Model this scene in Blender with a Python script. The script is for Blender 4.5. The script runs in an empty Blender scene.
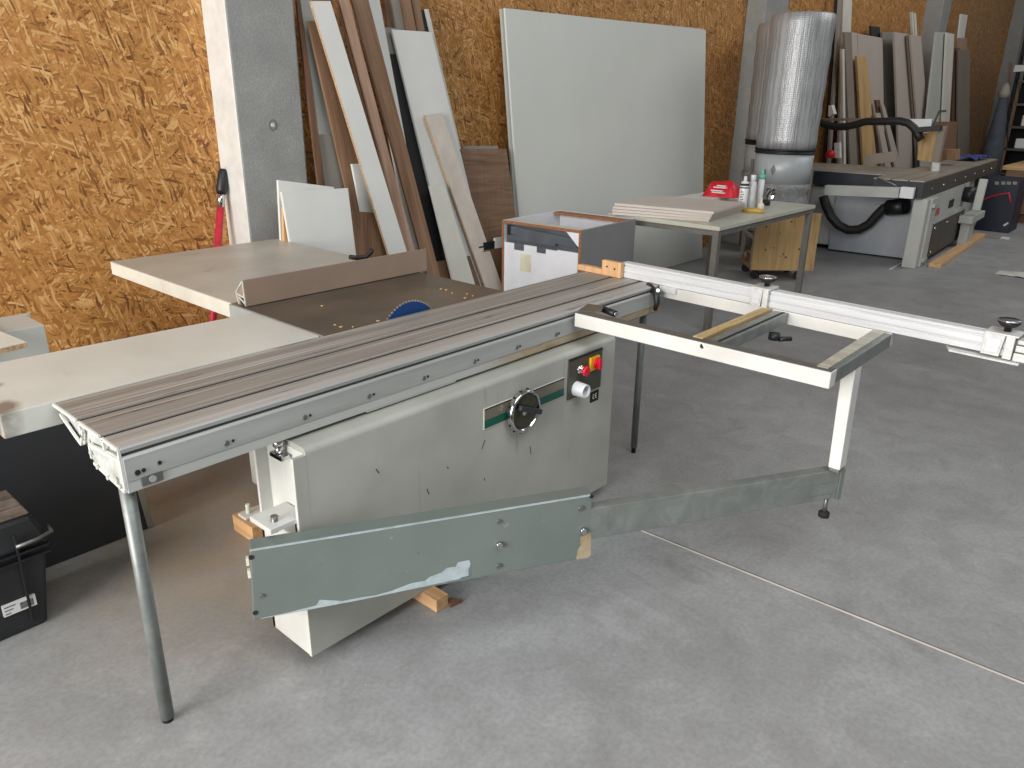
import bpy, bmesh, math, random
from mathutils import Vector, Matrix
random.seed(7)
SC = bpy.context.scene
COL = SC.collection
PI = math.pi

# ------------------------------------------------------------------ camera model (1024x768)
CAM = Vector((-0.61036, -1.78549, 1.66315))
YAW, PITCH, ROLL, FPX = 0.840486, 0.358457, 0.012252, 769.0
_f = Vector((math.sin(YAW)*math.cos(PITCH), math.cos(YAW)*math.cos(PITCH), -math.sin(PITCH)))
_r0 = Vector((math.cos(YAW), -math.sin(YAW), 0)); _u0 = _r0.cross(_f)
_r = _r0*math.cos(ROLL) + _u0*math.sin(ROLL); _u = -_r0*math.sin(ROLL) + _u0*math.cos(ROLL)

def ray(u, v):
    return _f + _r*((u-512)/FPX) - _u*((v-384)/FPX)
def on(u, v, x=None, y=None, z=None):
    d = ray(u, v)
    if x is not None: t = (x-CAM.x)/d.x
    elif y is not None: t = (y-CAM.y)/d.y
    else: t = (z-CAM.z)/d.z
    return CAM + d*t
def onpl(u, v, n, d0):
    d = ray(u, v); t = (d0 - n.dot(CAM))/n.dot(d); return CAM + d*t

# ------------------------------------------------------------------ materials
def lin(c):
    return tuple(((x/255)/12.92 if x/255 <= .04045 else ((x/255+.055)/1.055)**2.4) for x in c)
class NT:
    def __init__(s, name):
        s.m = bpy.data.materials.new(name); s.m.use_nodes = True
        s.t = s.m.node_tree; s.b = s.t.nodes['Principled BSDF']; s.n = s.t.nodes; s.L = s.t.links
    def node(s, ty, **k):
        n = s.n.new(ty)
        for a, b in k.items():
            if a in n.inputs.keys() if hasattr(n.inputs, 'keys') else False: n.inputs[a].default_value = b
            else: setattr(n, a, b)
        return n
    def link(s, a, b): s.L.new(a, b)
    def coord(s, scale=(1,1,1), rot=(0,0,0), loc=(0,0,0), src='Object'):
        tc = s.n.new('ShaderNodeTexCoord'); mp = s.n.new('ShaderNodeMapping')
        mp.inputs['Scale'].default_value = scale; mp.inputs['Rotation'].default_value = rot; mp.inputs['Location'].default_value = loc
        s.link(tc.outputs[src], mp.inputs['Vector']); return mp.outputs['Vector']
    def noise(s, vec, scale, detail=4, rough=.55, dist=0):
        n = s.n.new('ShaderNodeTexNoise'); n.inputs['Scale'].default_value = scale; n.inputs['Detail'].default_value = detail
        n.inputs['Roughness'].default_value = rough; n.inputs['Distortion'].default_value = dist
        if vec: s.link(vec, n.inputs['Vector'])
        return n.outputs['Fac']
    def ramp(s, fac, stops):
        r = s.n.new('ShaderNodeValToRGB'); e = r.color_ramp.elements
        while len(e) < len(stops): e.new(.5)
        for el, (p, c) in zip(e, stops):
            el.position = p; el.color = (*lin(c), 1) if not isinstance(c, (int, float)) else (c, c, c, 1)
        s.link(fac, r.inputs['Fac']); return r.outputs['Color']
    def mix(s, fac, a, b, mode='MIX'):
        m = s.n.new('ShaderNodeMix'); m.data_type = 'RGBA'; m.blend_type = mode
        for k, v in ((0, fac), (6, a), (7, b)):
            if hasattr(v, 'is_linked'): s.link(v, m.inputs[k])
            elif k == 0: m.inputs[0].default_value = v
            else: m.inputs[k].default_value = (*lin(v), 1)
        return m.outputs[2]
    def bump(s, h, strength=.2, dist=.002):
        b = s.n.new('ShaderNodeBump'); b.inputs['Strength'].default_value = strength; b.inputs['Distance'].default_value = dist
        s.link(h, b.inputs['Height']); s.link(b.outputs['Normal'], s.b.inputs['Normal'])
    def done(s, color=None, rough=.5, metal=0., **k):
        if color is not None:
            if hasattr(color, 'is_linked'): s.link(color, s.b.inputs['Base Color'])
            else: s.b.inputs['Base Color'].default_value = (*lin(color), 1)
        if hasattr(rough, 'is_linked'): s.link(rough, s.b.inputs['Roughness'])
        else: s.b.inputs['Roughness'].default_value = rough
        s.b.inputs['Metallic'].default_value = metal
        for a, b in k.items(): s.b.inputs[a.replace('_', ' ')].default_value = b
        return s.m

def plain(name, c, rough=.5, metal=0., var=.10, scale=6., **k):
    n = NT(name); f = n.noise(n.coord(), scale, 5, .6)
    lo = tuple(max(0, x*(1-var)) for x in c); hi = tuple(min(255, x*(1+var*.7)) for x in c)
    return n.done(n.ramp(f, [(.3, lo), (.7, hi)]), rough, metal, **k)

def worn(name, c, scuff, rough=.45, metal=0., amt=.62, scale=9., var=.07):
    """painted metal with small chips / dirt"""
    n = NT(name); co = n.coord()
    f = n.noise(co, 3., 4); base = n.ramp(f, [(.3, tuple(x*(1-var) for x in c)), (.7, tuple(min(255, x*(1+var)) for x in c))])
    g = n.noise(co, scale, 8, .7); k = n.ramp(g, [(amt, 0.), (amt+.05, 1.)])
    st = n.noise(n.coord((40, 40, 4)), 1., 4); k2 = n.ramp(st, [(.66, 0.), (.75, .5)])
    c1 = n.mix(k, base, scuff); c2 = n.mix(k2, c1, tuple(x*.82 for x in c))
    return n.done(c2, rough, metal)

def wood(name, a, b, dark=None, rough=.55, ring=7., stretch=(14, 14, .7)):
    n = NT(name); co = n.coord(stretch)
    f = n.noise(co, 1.6, 6, .65, 1.2); g = n.noise(n.coord((90, 90, 2.5)), 1., 3, .6)
    c = n.ramp(f, [(.28, dark or tuple(x*.8 for x in a)), (.45, a), (.7, b)])
    c = n.mix(n.ramp(g, [(.4, 0.), (.75, .45)]), c, tuple(x*.72 for x in a))
    return n.done(c, rough)

def osb(name, gain=1.0):
    n = NT(name)
    tc = n.n.new('ShaderNodeTexCoord'); sx = n.n.new('ShaderNodeSeparateXYZ'); cx = n.n.new('ShaderNodeCombineXYZ')
    n.link(tc.outputs['Object'], sx.inputs[0]); n.link(sx.outputs['X'], cx.inputs['X']); n.link(sx.outputs['Z'], cx.inputs['Y'])
    base = cx.outputs[0]
    wn = n.n.new('ShaderNodeTexNoise'); wn.inputs['Scale'].default_value = 5.; wn.inputs['Detail'].default_value = 2
    n.link(base, wn.inputs['Vector'])
    wm = n.n.new('ShaderNodeVectorMath'); wm.operation = 'MULTIPLY_ADD'; wm.inputs[1].default_value = (.07, .07, 0)
    n.link(wn.outputs['Color'], wm.inputs[0]); n.link(base, wm.inputs[2]); base = wm.outputs[0]
    G = lambda c: tuple(min(255, x*gain) for x in c)
    def layer(rot, sc, loc):
        mp = n.n.new('ShaderNodeMapping'); mp.inputs['Rotation'].default_value = (0, 0, rot); mp.inputs['Location'].default_value = loc
        n.link(base, mp.inputs['Vector'])
        m2 = n.n.new('ShaderNodeMapping'); m2.inputs['Scale'].default_value = sc; n.link(mp.outputs[0], m2.inputs['Vector'])
        v = n.n.new('ShaderNodeTexVoronoi'); v.inputs['Scale'].default_value = 1.; v.inputs['Randomness'].default_value = 1.
        n.link(m2.outputs[0], v.inputs['Vector'])
        s2 = n.n.new('ShaderNodeSeparateXYZ'); n.link(v.outputs['Color'], s2.inputs[0])
        fib = n.noise(m2.outputs[0], 3.5, 4, .7)
        return s2, fib, v.outputs['Distance']
    pal = [(.0, G((108, 66, 30))), (.14, G((154, 102, 48))), (.5, G((180, 126, 64))), (.78, G((193, 139, 78))), (1., G((218, 174, 114)))]
    s0, f0, d0 = layer(.15, (10, 46, 1), (0, 0, 0))
    col = n.ramp(s0.outputs[0], pal)
    hts = [s0.outputs[1]]
    for rot, sc, loc in ((-.1, (9, 52, 1), (2.2, 9.1, 0)), (.18, (9, 62, 1), (5.5, 2.2, 0)), (-.42, (10, 56, 1), (3.1, 1.7, 0)), (.5, (10, 62, 1), (7.3, 5.2, 0)), (.85, (12, 80, 1), (4.4, 3.3, 0)), (-.3, (11, 70, 1), (1.2, 4.4, 0)), (-.8, (12, 85, 1), (8.4, 6.3, 0)), (.28, (11, 78, 1), (6.1, 8.8, 0)), (1.3, (16, 100, 1), (1.4, 7.3, 0))):
        s, f, d = layer(rot, sc, loc)
        k = n.ramp(s.outputs[2], [(.64, 0.), (.66, 1.)])
        col = n.mix(k, col, n.ramp(s.outputs[0], pal))
    fb = n.noise(n.coord((30, 30, 60)), 1.2, 6, .7)
    col = n.mix(n.ramp(fb, [(.3, .35), (.46, 0.)]), col, G((98, 64, 32)), 'MIX')
    fl = n.noise(n.coord((25, 25, 60), (0, .5, 0)), 1.3, 4, .7)
    col = n.mix(n.ramp(fl, [(.62, 0.), (.75, .55)]), col, G((228, 196, 146)))
    n.bump(fb, .2, .003)
    return n.done(col, .55)

M = {}
M['osb'] = osb('osb_board')
# polished grey concrete
n = NT('concrete_floor'); co = n.coord()
f1 = n.noise(co, .9, 5, .6, .6); f2 = n.noise(co, 5., 8, .7, .4); f3 = n.noise(co, 60., 4, .6); f4 = n.noise(n.coord((1, 1, 1), (0, 0, .6), (3, 1, 0)), 2.2, 7, .75, 1.6)
c = n.ramp(f1, [(.25, (140, 141, 141)), (.5, (154, 155, 156)), (.75, (166, 168, 169))])
c = n.mix(n.ramp(f2, [(.32, .45), (.58, 0.)]), c, (122, 122, 121))
c = n.mix(n.ramp(f4, [(.54, 0.), (.72, .4)]), c, (182, 183, 183))
c = n.mix(n.ramp(f4, [(.28, .45), (.42, 0.)]), c, (118, 117, 114))
c = n.mix(n.ramp(f3, [(.35, .22), (.6, 0.)]), c, (95, 95, 94))
# sawdust film lying under and round the saw
tc = n.n.new('ShaderNodeTexCoord'); mp = n.n.new('ShaderNodeMapping'); mp.vector_type = 'TEXTURE'
mp.inputs['Location'].default_value = (.75, .75, 0); mp.inputs['Scale'].default_value = (1.1, .85, 1.)
n.link(tc.outputs['Object'], mp.inputs['Vector']); gr = n.n.new('ShaderNodeTexGradient'); gr.gradient_type = 'SPHERICAL'; n.link(mp.outputs[0], gr.inputs[0])
mm = n.n.new('ShaderNodeMath'); mm.operation = 'MULTIPLY'; n.link(gr.outputs['Fac'], mm.inputs[0]); n.link(n.ramp(n.noise(co, 4., 6, .7), [(.3, .3), (.65, 1.)]), mm.inputs[1])
c = n.mix(n.ramp(mm.outputs[0], [(.05, 0.), (.6, .6)]), c, (168, 150, 126))
sp = n.n.new('ShaderNodeTexVoronoi'); sp.inputs['Scale'].default_value = 9.; n.link(co, sp.inputs['Vector'])
c = n.mix(n.ramp(sp.outputs['Distance'], [(.0, 1.), (.028, 0.)]), c, (205, 203, 198))
n.bump(n.noise(co, 90, 4), .05, .001)
M['floor'] = n.done(c, n.ramp(f2, [(.3, .42), (.7, .62)]), 0., Specular_IOR_Level=.35)
# cast concrete pillars
n = NT('cast_concrete'); co = n.coord(); f = n.noise(co, 5, 7, .65); g = n.noise(co, 70, 4, .7)
c = n.ramp(f, [(.25, (140, 141, 139)), (.6, (158, 159, 156)), (.85, (180, 180, 176))]); c = n.mix(n.ramp(g, [(.4, .35), (.6, 0.)]), c, (120, 121, 120))
n.bump(g, .5, .006); M['pillar'] = n.done(c, .8)
n = NT('concrete_dimple'); M['dimple'] = n.done((120, 121, 120), .85)
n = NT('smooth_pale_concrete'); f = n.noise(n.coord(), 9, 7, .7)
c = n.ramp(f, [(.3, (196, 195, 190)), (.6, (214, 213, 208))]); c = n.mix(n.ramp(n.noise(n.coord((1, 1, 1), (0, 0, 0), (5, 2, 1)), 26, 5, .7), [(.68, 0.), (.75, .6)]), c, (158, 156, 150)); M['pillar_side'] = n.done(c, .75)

M['saw_paint'] = worn('grey_saw_paint', (172, 172, 164), (128, 126, 118), .42, 0, .70, 14)
M['white_paint'] = worn('off_white_paint', (208, 208, 203), (172, 167, 154), .45, 0, .68, 16)
n = NT('light_grey_enamel'); co = n.coord(); f = n.noise(co, 3., 6, .6)
c = n.ramp(f, [(.3, (192, 193, 186)), (.7, (206, 207, 200))]); c = n.mix(n.ramp(n.noise(n.coord((9, 2, 4)), 1.3, 7, .7), [(.6, 0.), (.72, .35)]), c, (178, 174, 166))
for lx, ly, rr in ((-1.33, -.01, .09), (-1.29, .20, .06)):
    tc = n.n.new('ShaderNodeTexCoord'); mp = n.n.new('ShaderNodeMapping'); mp.vector_type = 'TEXTURE'; mp.inputs['Location'].default_value = (lx, ly, .87); mp.inputs['Scale'].default_value = (rr, rr, .3)
    n.link(tc.outputs['Object'], mp.inputs['Vector']); gr = n.n.new('ShaderNodeTexGradient'); gr.gradient_type = 'SPHERICAL'; n.link(mp.outputs[0], gr.inputs[0])
    ad2 = n.n.new('ShaderNodeMath'); ad2.operation = 'MULTIPLY'; n.link(gr.outputs['Fac'], ad2.inputs[0]); n.link(n.ramp(n.noise(co, 18, 4), [(.3, .3), (.6, 1.)]), ad2.inputs[1])
    c = n.mix(n.ramp(ad2.outputs[0], [(.1, 0.), (.45, .9)]), c, (118, 104, 92))
M['ext_paint'] = n.done(c, .4)
M['ext_top'] = worn('dull_grey_enamel', (176, 172, 162), (158, 150, 138), .4, 0, .6, 4)
M['ext_edge'] = plain('cream_enamel_edge', (214, 212, 200), .45, 0, .06, 5)
M['table_side'] = plain('table_side_grey', (158, 164, 162), .4, 0, .08, 5)
n = NT('green_grey_paint'); co = n.coord(); f = n.noise(co, 2.5, 5)
c = n.ramp(f, [(.3, (96, 106, 101)), (.7, (110, 119, 114))])
c = n.mix(n.ramp(n.noise(co, 22, 6, .7), [(.645, 0.), (.68, .5)]), c, (160, 172, 170)); c = n.mix(n.ramp(n.noise(n.coord((1, 1, 1), (0, 0, 0), (4, 2, 1)), 30, 3), [(.72, 0.), (.76, .6)]), c, (66, 76, 72))
M['arm_paint'] = n.done(c, .42)
n = NT('galvanised_steel'); f = n.noise(n.coord((1, 1, 1)), 9, 6, .7, .8)
c = n.ramp(f, [(.3, (112, 117, 114)), (.5, (126, 131, 128)), (.72, (142, 146, 144))]); M['galv'] = n.done(c, .42, .35)
n = NT('chipped_bare_paint'); M['chip'] = n.done(n.ramp(n.noise(n.coord(), 30, 5), [(.3, (150, 162, 166)), (.7, (176, 186, 190))]), .5)
# sliding table top: streaked anodised aluminium, dirty
n = NT('streaked_aluminium'); f = n.noise(n.coord((.5, 85, 1)), 1., 5, .65); g = n.noise(n.coord((1.2, 18, 1)), 1., 4)
c = n.ramp(f, [(.25, (92, 90, 86)), (.42, (140, 137, 131)), (.58, (160, 157, 152)), (.74, (212, 211, 208))])
c = n.mix(n.ramp(g, [(.36, .4), (.58, 0.)]), c, (114, 107, 99))
sy = n.n.new('ShaderNodeSeparateXYZ'); tcy = n.n.new('ShaderNodeTexCoord'); n.link(tcy.outputs['Object'], sy.inputs[0])
ft_ = n.n.new('ShaderNodeMath'); ft_.operation = 'ADD'; ft_.inputs[1].default_value = .2; n.link(sy.outputs['Y'], ft_.inputs[0])
c = n.mix(n.ramp(ft_.outputs[0], [(.0, .65), (.075, .3), (.11, 0.)]), c, (190, 190, 188))
c = n.mix(n.ramp(n.noise(n.coord((2.2, 26, 1), (0, 0, 0), (2, 1, 0)), 1.3, 5, .7), [(.6, 0.), (.68, .75)]), c, (58, 55, 52))
c = n.mix(n.ramp(n.noise(n.coord((6, 30, 1)), 1.2, 5, .75), [(.70, 0.), (.74, .9)]), c, (208, 205, 200))
M['alu_top'] = n.done(c, .48, .15)
n = NT('anodised_side'); f = n.noise(n.coord((1, 10, 14)), 1.4, 5, .6)
c = n.ramp(f, [(.3, (158, 160, 158)), (.7, (182, 184, 181))]); M['alu_side'] = n.done(c, .42, .2)
n = NT('rust_stained_flange'); f = n.noise(n.coord((4, 10, 10)), 1.6, 6, .7)
c = n.ramp(f, [(.3, (138, 116, 86)), (.5, (162, 146, 118)), (.75, (178, 172, 156))])
sx = n.n.new('ShaderNodeSeparateXYZ'); tc = n.n.new('ShaderNodeTexCoord'); n.link(tc.outputs['Object'], sx.inputs[0])
c = n.mix(n.ramp(sx.outputs['X'], [(.0, 1.), (.25, .0)]), c, (178, 180, 176)); M['flange'] = n.done(c, .55)
M['slot'] = plain('slot_dark', (30, 28, 26), .8)
n = NT('white_anodised_fence'); f = n.noise(n.coord((10, 1, 30)), 1.5, 5, .6)
M['fence'] = n.done(n.ramp(f, [(.3, (188, 191, 194)), (.7, (216, 218, 220))]), .35, .05)
M['cast_white'] = plain('painted_casting', (200, 201, 199), .4, .1, .08, 30)
M['alu_end'] = plain('oxidised_end_plate', (186, 190, 186), .5, .1, .16, 24)
M['chrome'] = plain('chrome', (205, 205, 205), .12, 1., .05)
M['steel'] = plain('dull_steel', (128, 128, 126), .4, .7, .12, 20)
M['black'] = plain('black_plastic', (26, 27, 30), .45)
M['blackm'] = plain('matt_black', (18, 18, 20), .75)
M['rubber'] = plain('rubber', (22, 22, 22), .8)
M['red'] = plain('red_plastic', (214, 24, 52), .35); M['yellow'] = plain('yellow_plastic', (232, 178, 30), .4)
M['white_pl'] = plain('white_plastic', (226, 228, 230), .35, 0, .04)
M['teal'] = plain('teal_plastic', (110, 190, 176), .4); M['panel_dk'] = plain('control_plate', (72, 74, 62), .45)
M['plate_grey'] = plain('badge_grey', (118, 112, 98), .4); M['plate_green'] = plain('badge_green', (14, 88, 72), .4)
M['dial'] = plain('smoky_dial', (86, 84, 70), .18, .75, .3, 26)
M['cast_iron'] = plain('dark_table_steel', (104, 94, 82), .38, .35, .18, 3.)
M['beige_alu'] = plain('beige_anodised', (150, 130, 114), .45, .1, .06, 3)
M['blade'] = plain('blue_blade', (22, 66, 128), .4, .2); M['teeth'] = plain('carbide_teeth', (170, 168, 160), .4, .6)
M['pine'] = wood('pine', (214, 170, 112), (232, 196, 142), (186, 132, 76)); M['pine_lt'] = wood('pale_pine_board', (196, 160, 108), (212, 178, 126), (160, 118, 70), stretch=(9, 9, .8))
M['orange_wood'] = wood('orange_pine', (212, 166, 120), (226, 186, 142), (186, 134, 88))
M['oak'] = wood('oak_veneer', (142, 108, 82), (162, 128, 100), (110, 80, 58)); M['oak_pink'] = wood('pinkish_oak', (172, 138, 116), (192, 160, 138), (146, 112, 90))
M['oak_dk'] = wood('brown_oak', (112, 82, 62), (134, 100, 76), (84, 60, 44)); M['walnut_h'] = wood('horizontal_veneer', (128, 100, 78), (150, 122, 98), (104, 80, 60), stretch=(1.2, 14, 22))
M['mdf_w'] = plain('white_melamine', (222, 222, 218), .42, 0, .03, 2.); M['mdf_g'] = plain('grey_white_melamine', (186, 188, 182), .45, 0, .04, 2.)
M['sheet'] = plain('pale_grey_sheet', (214, 216, 210), .45, 0, .02, 1.)
M['chipbd'] = plain('chipboard_edge', (190, 158, 124), .7, 0, .22, 90.); M['brown_edge'] = plain('brown_edge', (150, 100, 66), .6, 0, .15, 40)
M['pinkboard'] = plain('bare_pinkish_board', (208, 198, 186), .55, 0, .06, 6.)
M['blackboard'] = plain('black_board', (24, 24, 26), .6, 0, .1); M['anthr'] = plain('anthracite_board', (46, 48, 52), .55, 0, .08, 2.)
M['beige'] = plain('beige_melamine', (186, 175, 165), .5, 0, .03, 2.); M['taupe'] = plain('taupe_melamine', (138, 126, 114), .5, 0, .05, 2.); M['gry'] = plain('mid_grey_melamine', (146, 142, 133), .5, 0, .04, 2.)
M['stackb'] = plain('pale_beige_panel', (206, 196, 188), .5, 0, .03, 2.); M['bottle'] = plain('milky_plastic', (204, 205, 206), .3, 0, .08, 20)
M['cream'] = plain('cream_board', (212, 210, 200), .5, 0, .05, 3.)
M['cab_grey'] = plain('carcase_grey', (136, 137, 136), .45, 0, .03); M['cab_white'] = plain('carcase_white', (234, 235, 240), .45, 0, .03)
M['slide'] = plain('drawer_slide_grey', (104, 110, 118), .4, .4, .1)
M['bench_top'] = plain('bench_top', (198, 198, 184), .35, 0, .06, 3); M['bench_steel'] = plain('bench_steel', (120, 118, 112), .45, .3, .1, 8)
n = NT('foil_bubble_wrap'); co = n.coord(); v = n.n.new('ShaderNodeTexVoronoi'); v.inputs['Scale'].default_value = 60.; v.inputs['Randomness'].default_value = .3; n.link(co, v.inputs['Vector'])
wv = n.noise(n.coord((22, 22, .7)), 1.5, 4, .6); n.bump(v.outputs['Distance'], .4, .008)
M['foil'] = n.done(n.ramp(wv, [(.3, (140, 141, 143)), (.5, (172, 173, 175)), (.75, (200, 201, 203))]), .42, .4)
M['duct'] = plain('grey_duct_metal', (172, 176, 178), .4, .1, .05)
n = NT('crumpled_clear_plastic'); f = n.noise(n.coord((1, 1, 1)), 7, 6, .7, 1.5); n.bump(f, .8, .03)
M['plastic'] = n.done(n.ramp(f, [(.3, (126, 128, 130)), (.6, (158, 160, 160)), (.72, (206, 208, 210))]), .2, 0., Alpha=.9)
M['m2_grey'] = plain('second_saw_grey', (182, 183, 178), .45, 0, .06, 3); M['m2_sheet'] = plain('second_saw_sheet', (168, 173, 179), .45, 0, .03)
M['m2_dark'] = plain('second_saw_dark', (70, 68, 62), .5, .1, .12, 6); M['m2_navy'] = plain('second_saw_navy', (30, 34, 44), .5, 0, .08); M['m2_top'] = plain('second_saw_top', (160, 156, 144), .4, .25, .10, 4)
M['navy'] = plain('navy_crate', (20, 28, 46), .5, 0, .1); M['hose'] = plain('black_hose', (32, 30, 28), .5, 0, .1, 40)
M['tool_blk'] = plain('dusty_black_plastic', (34, 35, 38), .5, 0, .25, 7); M['tool_lid'] = plain('sawdust_covered_lid', (112, 100, 90), .75, 0, .25, 22)
M['paper'] = plain('paper_label', (216, 216, 214), .6, 0, .02); M['ink'] = plain('ink', (52, 52, 54), .6)
M['bagred'] = plain('red_bag', (206, 22, 44), .4, 0, .12, 18); M['gold'] = plain('yellow_putty', (198, 164, 70), .5, 0, .15, 40); M['ivory'] = plain('ivory_plastic', (226, 220, 196), .5)
M['pole'] = plain('red_pole', (190, 40, 62), .4, 0, .15, 20); M['rag'] = plain('rag', (200, 198, 190), .8, 0, .1)
M['joint'] = plain('joint_filler', (206, 200, 186), .7); M['rust'] = plain('red_mark', (176, 92, 76), .6); M['green_m'] = plain('green_machine', (66, 88, 80), .5, 0, .1)
M['sack'] = plain('dark_blue_cloth', (74, 80, 90), .8, 0, .12, 8); M['bluefilm'] = plain('blue_film', (60, 84, 160), .3, 0, .15, 30)
M['sawdust_w'] = wood('grimy_frame_rail', (176, 172, 158), (196, 192, 180), (140, 130, 112), stretch=(12, 2, 12)); M['yell_strip'] = wood('worn_yellow_strip', (186, 160, 112), (206, 184, 140), (150, 112, 70), stretch=(1.5, 16, 16))

# ------------------------------------------------------------------ mesh builder
class MB:
    def __init__(s): s.v = []; s.f = []; s.sm = []; s.mi = []
    def add(s, vs, fs, smooth=False, mi=0):
        b = len(s.v); s.v += [Vector(p) for p in vs]
        for f in fs:
            s.f.append([b+i for i in f]); s.sm.append(smooth); s.mi.append(mi)
        return s
    def box(s, x0, x1, y0, y1, z0, z1, mi=0):
        P = [(x, y, z) for z in (z0, z1) for y in (y0, y1) for x in (x0, x1)]
        return s.add(P, [(0, 2, 3, 1), (4, 5, 7, 6), (0, 1, 5, 4), (2, 6, 7, 3), (0, 4, 6, 2), (1, 3, 7, 5)], False, mi)
    def hexa(s, lo, hi, mi=0):            # two quads (same winding)
        return s.add(list(lo)+list(hi), [(3, 2, 1, 0), (4, 5, 6, 7), (0, 1, 5, 4), (1, 2, 6, 5), (2, 3, 7, 6), (3, 0, 4, 7)], False, mi)
    def prism(s, pts, vec, mi=0, smooth=False):
        n = len(pts); vec = Vector(vec); P = [Vector(p) for p in pts]; Q = [p+vec for p in P]
        s.add(P+Q, [list(range(n))[::-1], list(range(n, 2*n))], False, mi)
        b = len(s.v)-2*n
        for i in range(n):
            j = (i+1) % n; s.f.append([b+i, b+j, b+n+j, b+n+i]); s.sm.append(smooth); s.mi.append(mi)
        return s
    def bar(s, p, q, w, h, up=(0, 0, 1), mi=0):   # rectangular bar along p-q, w across, h along up
        p = Vector(p); q = Vector(q); d = (q-p).normalized(); up = Vector(up); a = d.cross(up).normalized(); u = a.cross(d).normalized()
        c = lambda o: [o-a*w/2-u*h/2, o+a*w/2-u*h/2, o+a*w/2+u*h/2, o-a*w/2+u*h/2]
        return s.hexa(c(p), c(q), mi)
    def tube(s, pts, r, seg=14, cap=True, mi=0, smooth=True):
        pts = [Vector(p) for p in pts]; n = len(pts); rr = r if isinstance(r, (list, tuple)) else [r]*n
        rings = []; prev = None
        for i, p in enumerate(pts):
            d = (pts[min(i+1, n-1)]-pts[max(i-1, 0)]).normalized()
            a = prev if prev is not None else (Vector((0, 0, 1)) if abs(d.z) < .9 else Vector((1, 0, 0)))
            a = (a - d*a.dot(d)).normalized(); prev = a; b = d.cross(a)
            rings.append([p+(a*math.cos(2*PI*k/seg)+b*math.sin(2*PI*k/seg))*rr[i] for k in range(seg)])
        b0 = len(s.v); s.v += [q for R_ in rings for q in R_]
        for i in range(n-1):
            for k in range(seg):
                k2 = (k+1) % seg; s.f.append([b0+i*seg+k, b0+i*seg+k2, b0+(i+1)*seg+k2, b0+(i+1)*seg+k]); s.sm.append(smooth); s.mi.append(mi)
        if cap:
            s.f.append([b0+k for k in range(seg)][::-1]); s.sm.append(False); s.mi.append(mi)
            s.f.append([b0+(n-1)*seg+k for k in range(seg)]); s.sm.append(False); s.mi.append(mi)
        return s
    def cyl(s, p, q, r, seg=20, mi=0): return s.tube([p, q], r, seg, True, mi)
    def lathe(s, c, axis, prof, seg=28, mi=0):    # prof: (offset along axis, radius)
        axis = Vector(axis).normalized(); c = Vector(c); a = Vector((0, 0, 1)) if abs(axis.z) < .9 else Vector((1, 0, 0)); a = (a-axis*a.dot(axis)).normalized(); bb = axis.cross(a)
        b0 = len(s.v); n = len(prof)
        for o, r in prof: s.v += [c+axis*o+(a*math.cos(2*PI*k/seg)+bb*math.sin(2*PI*k/seg))*max(r, 1e-4) for k in range(seg)]
        for i in range(n-1):
            for k in range(seg):
                k2 = (k+1) % seg; s.f.append([b0+i*seg+k, b0+i*seg+k2, b0+(i+1)*seg+k2, b0+(i+1)*seg+k]); s.sm.append(True); s.mi.append(mi)
        s.f.append([b0+k for k in range(seg)][::-1]); s.sm.append(False); s.mi.append(mi)
        s.f.append([b0+(n-1)*seg+k for k in range(seg)]); s.sm.append(False); s.mi.append(mi)
        return s
    def build(s, name, mat, root=None, parent=None, bevel=0., local=False, frame=None):
        me = bpy.data.meshes.new(name)
        mw = ROOTS[root] if (root is not None and not local) else (frame or Matrix())
        inv = mw.inverted() if not local else Matrix()
        me.from_pydata([inv @ v for v in s.v], [], s.f)
        mats = mat if isinstance(mat, (list, tuple)) else [mat]
        for m in mats: me.materials.append(m)
        for p, sm, mi in zip(me.polygons, s.sm, s.mi): p.use_smooth = sm; p.material_index = mi
        bm = bmesh.new(); bm.from_mesh(me); bmesh.ops.recalc_face_normals(bm, faces=bm.faces); bm.to_mesh(me); bm.free()
        o = bpy.data.objects.new(name, me); COL.objects.link(o)
        if root is not None: o.parent = parent or root
        elif frame is not None: o.matrix_world = frame
        if bevel:
            b = o.modifiers.new('Bevel', 'BEVEL'); b.width = bevel; b.segments = 2; b.limit_method = 'ANGLE'; b.angle_limit = .6
        return o
ROOTS = {}
def tag(o, label, cat, group=None):
    o['label'] = label; o['category'] = cat
    if group: o['group'] = group
    return o
def thing(name, label, cat, loc=(0, 0, 0), rz=0., group=None):
    o = bpy.data.objects.new(name, None); COL.objects.link(o); o.empty_display_size = .1
    mw = Matrix.Translation(Vector(loc)) @ Matrix.Rotation(rz, 4, 'Z'); o.matrix_world = mw; ROOTS[o] = mw
    return tag(o, label, cat, group)
def struct(o): o['kind'] = 'structure'; return o
def lab(o, t): o['label'] = t; return o
def text(body, size, mat, loc, rot, root=None, parent=None, name='lettering'):
    cu = bpy.data.curves.new(name, 'FONT'); cu.body = body; cu.size = size; cu.extrude = .0004; cu.align_x = 'CENTER'; cu.align_y = 'CENTER'
    cu.materials.append(mat); o = bpy.data.objects.new(name, cu); COL.objects.link(o)
    mw = Matrix.Translation(Vector(loc)) @ rot.to_4x4()
    if root is not None: o.parent = parent or root; o.matrix_basis = ROOTS[root].inverted() @ mw
    else: o.matrix_world = mw
    return o

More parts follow.
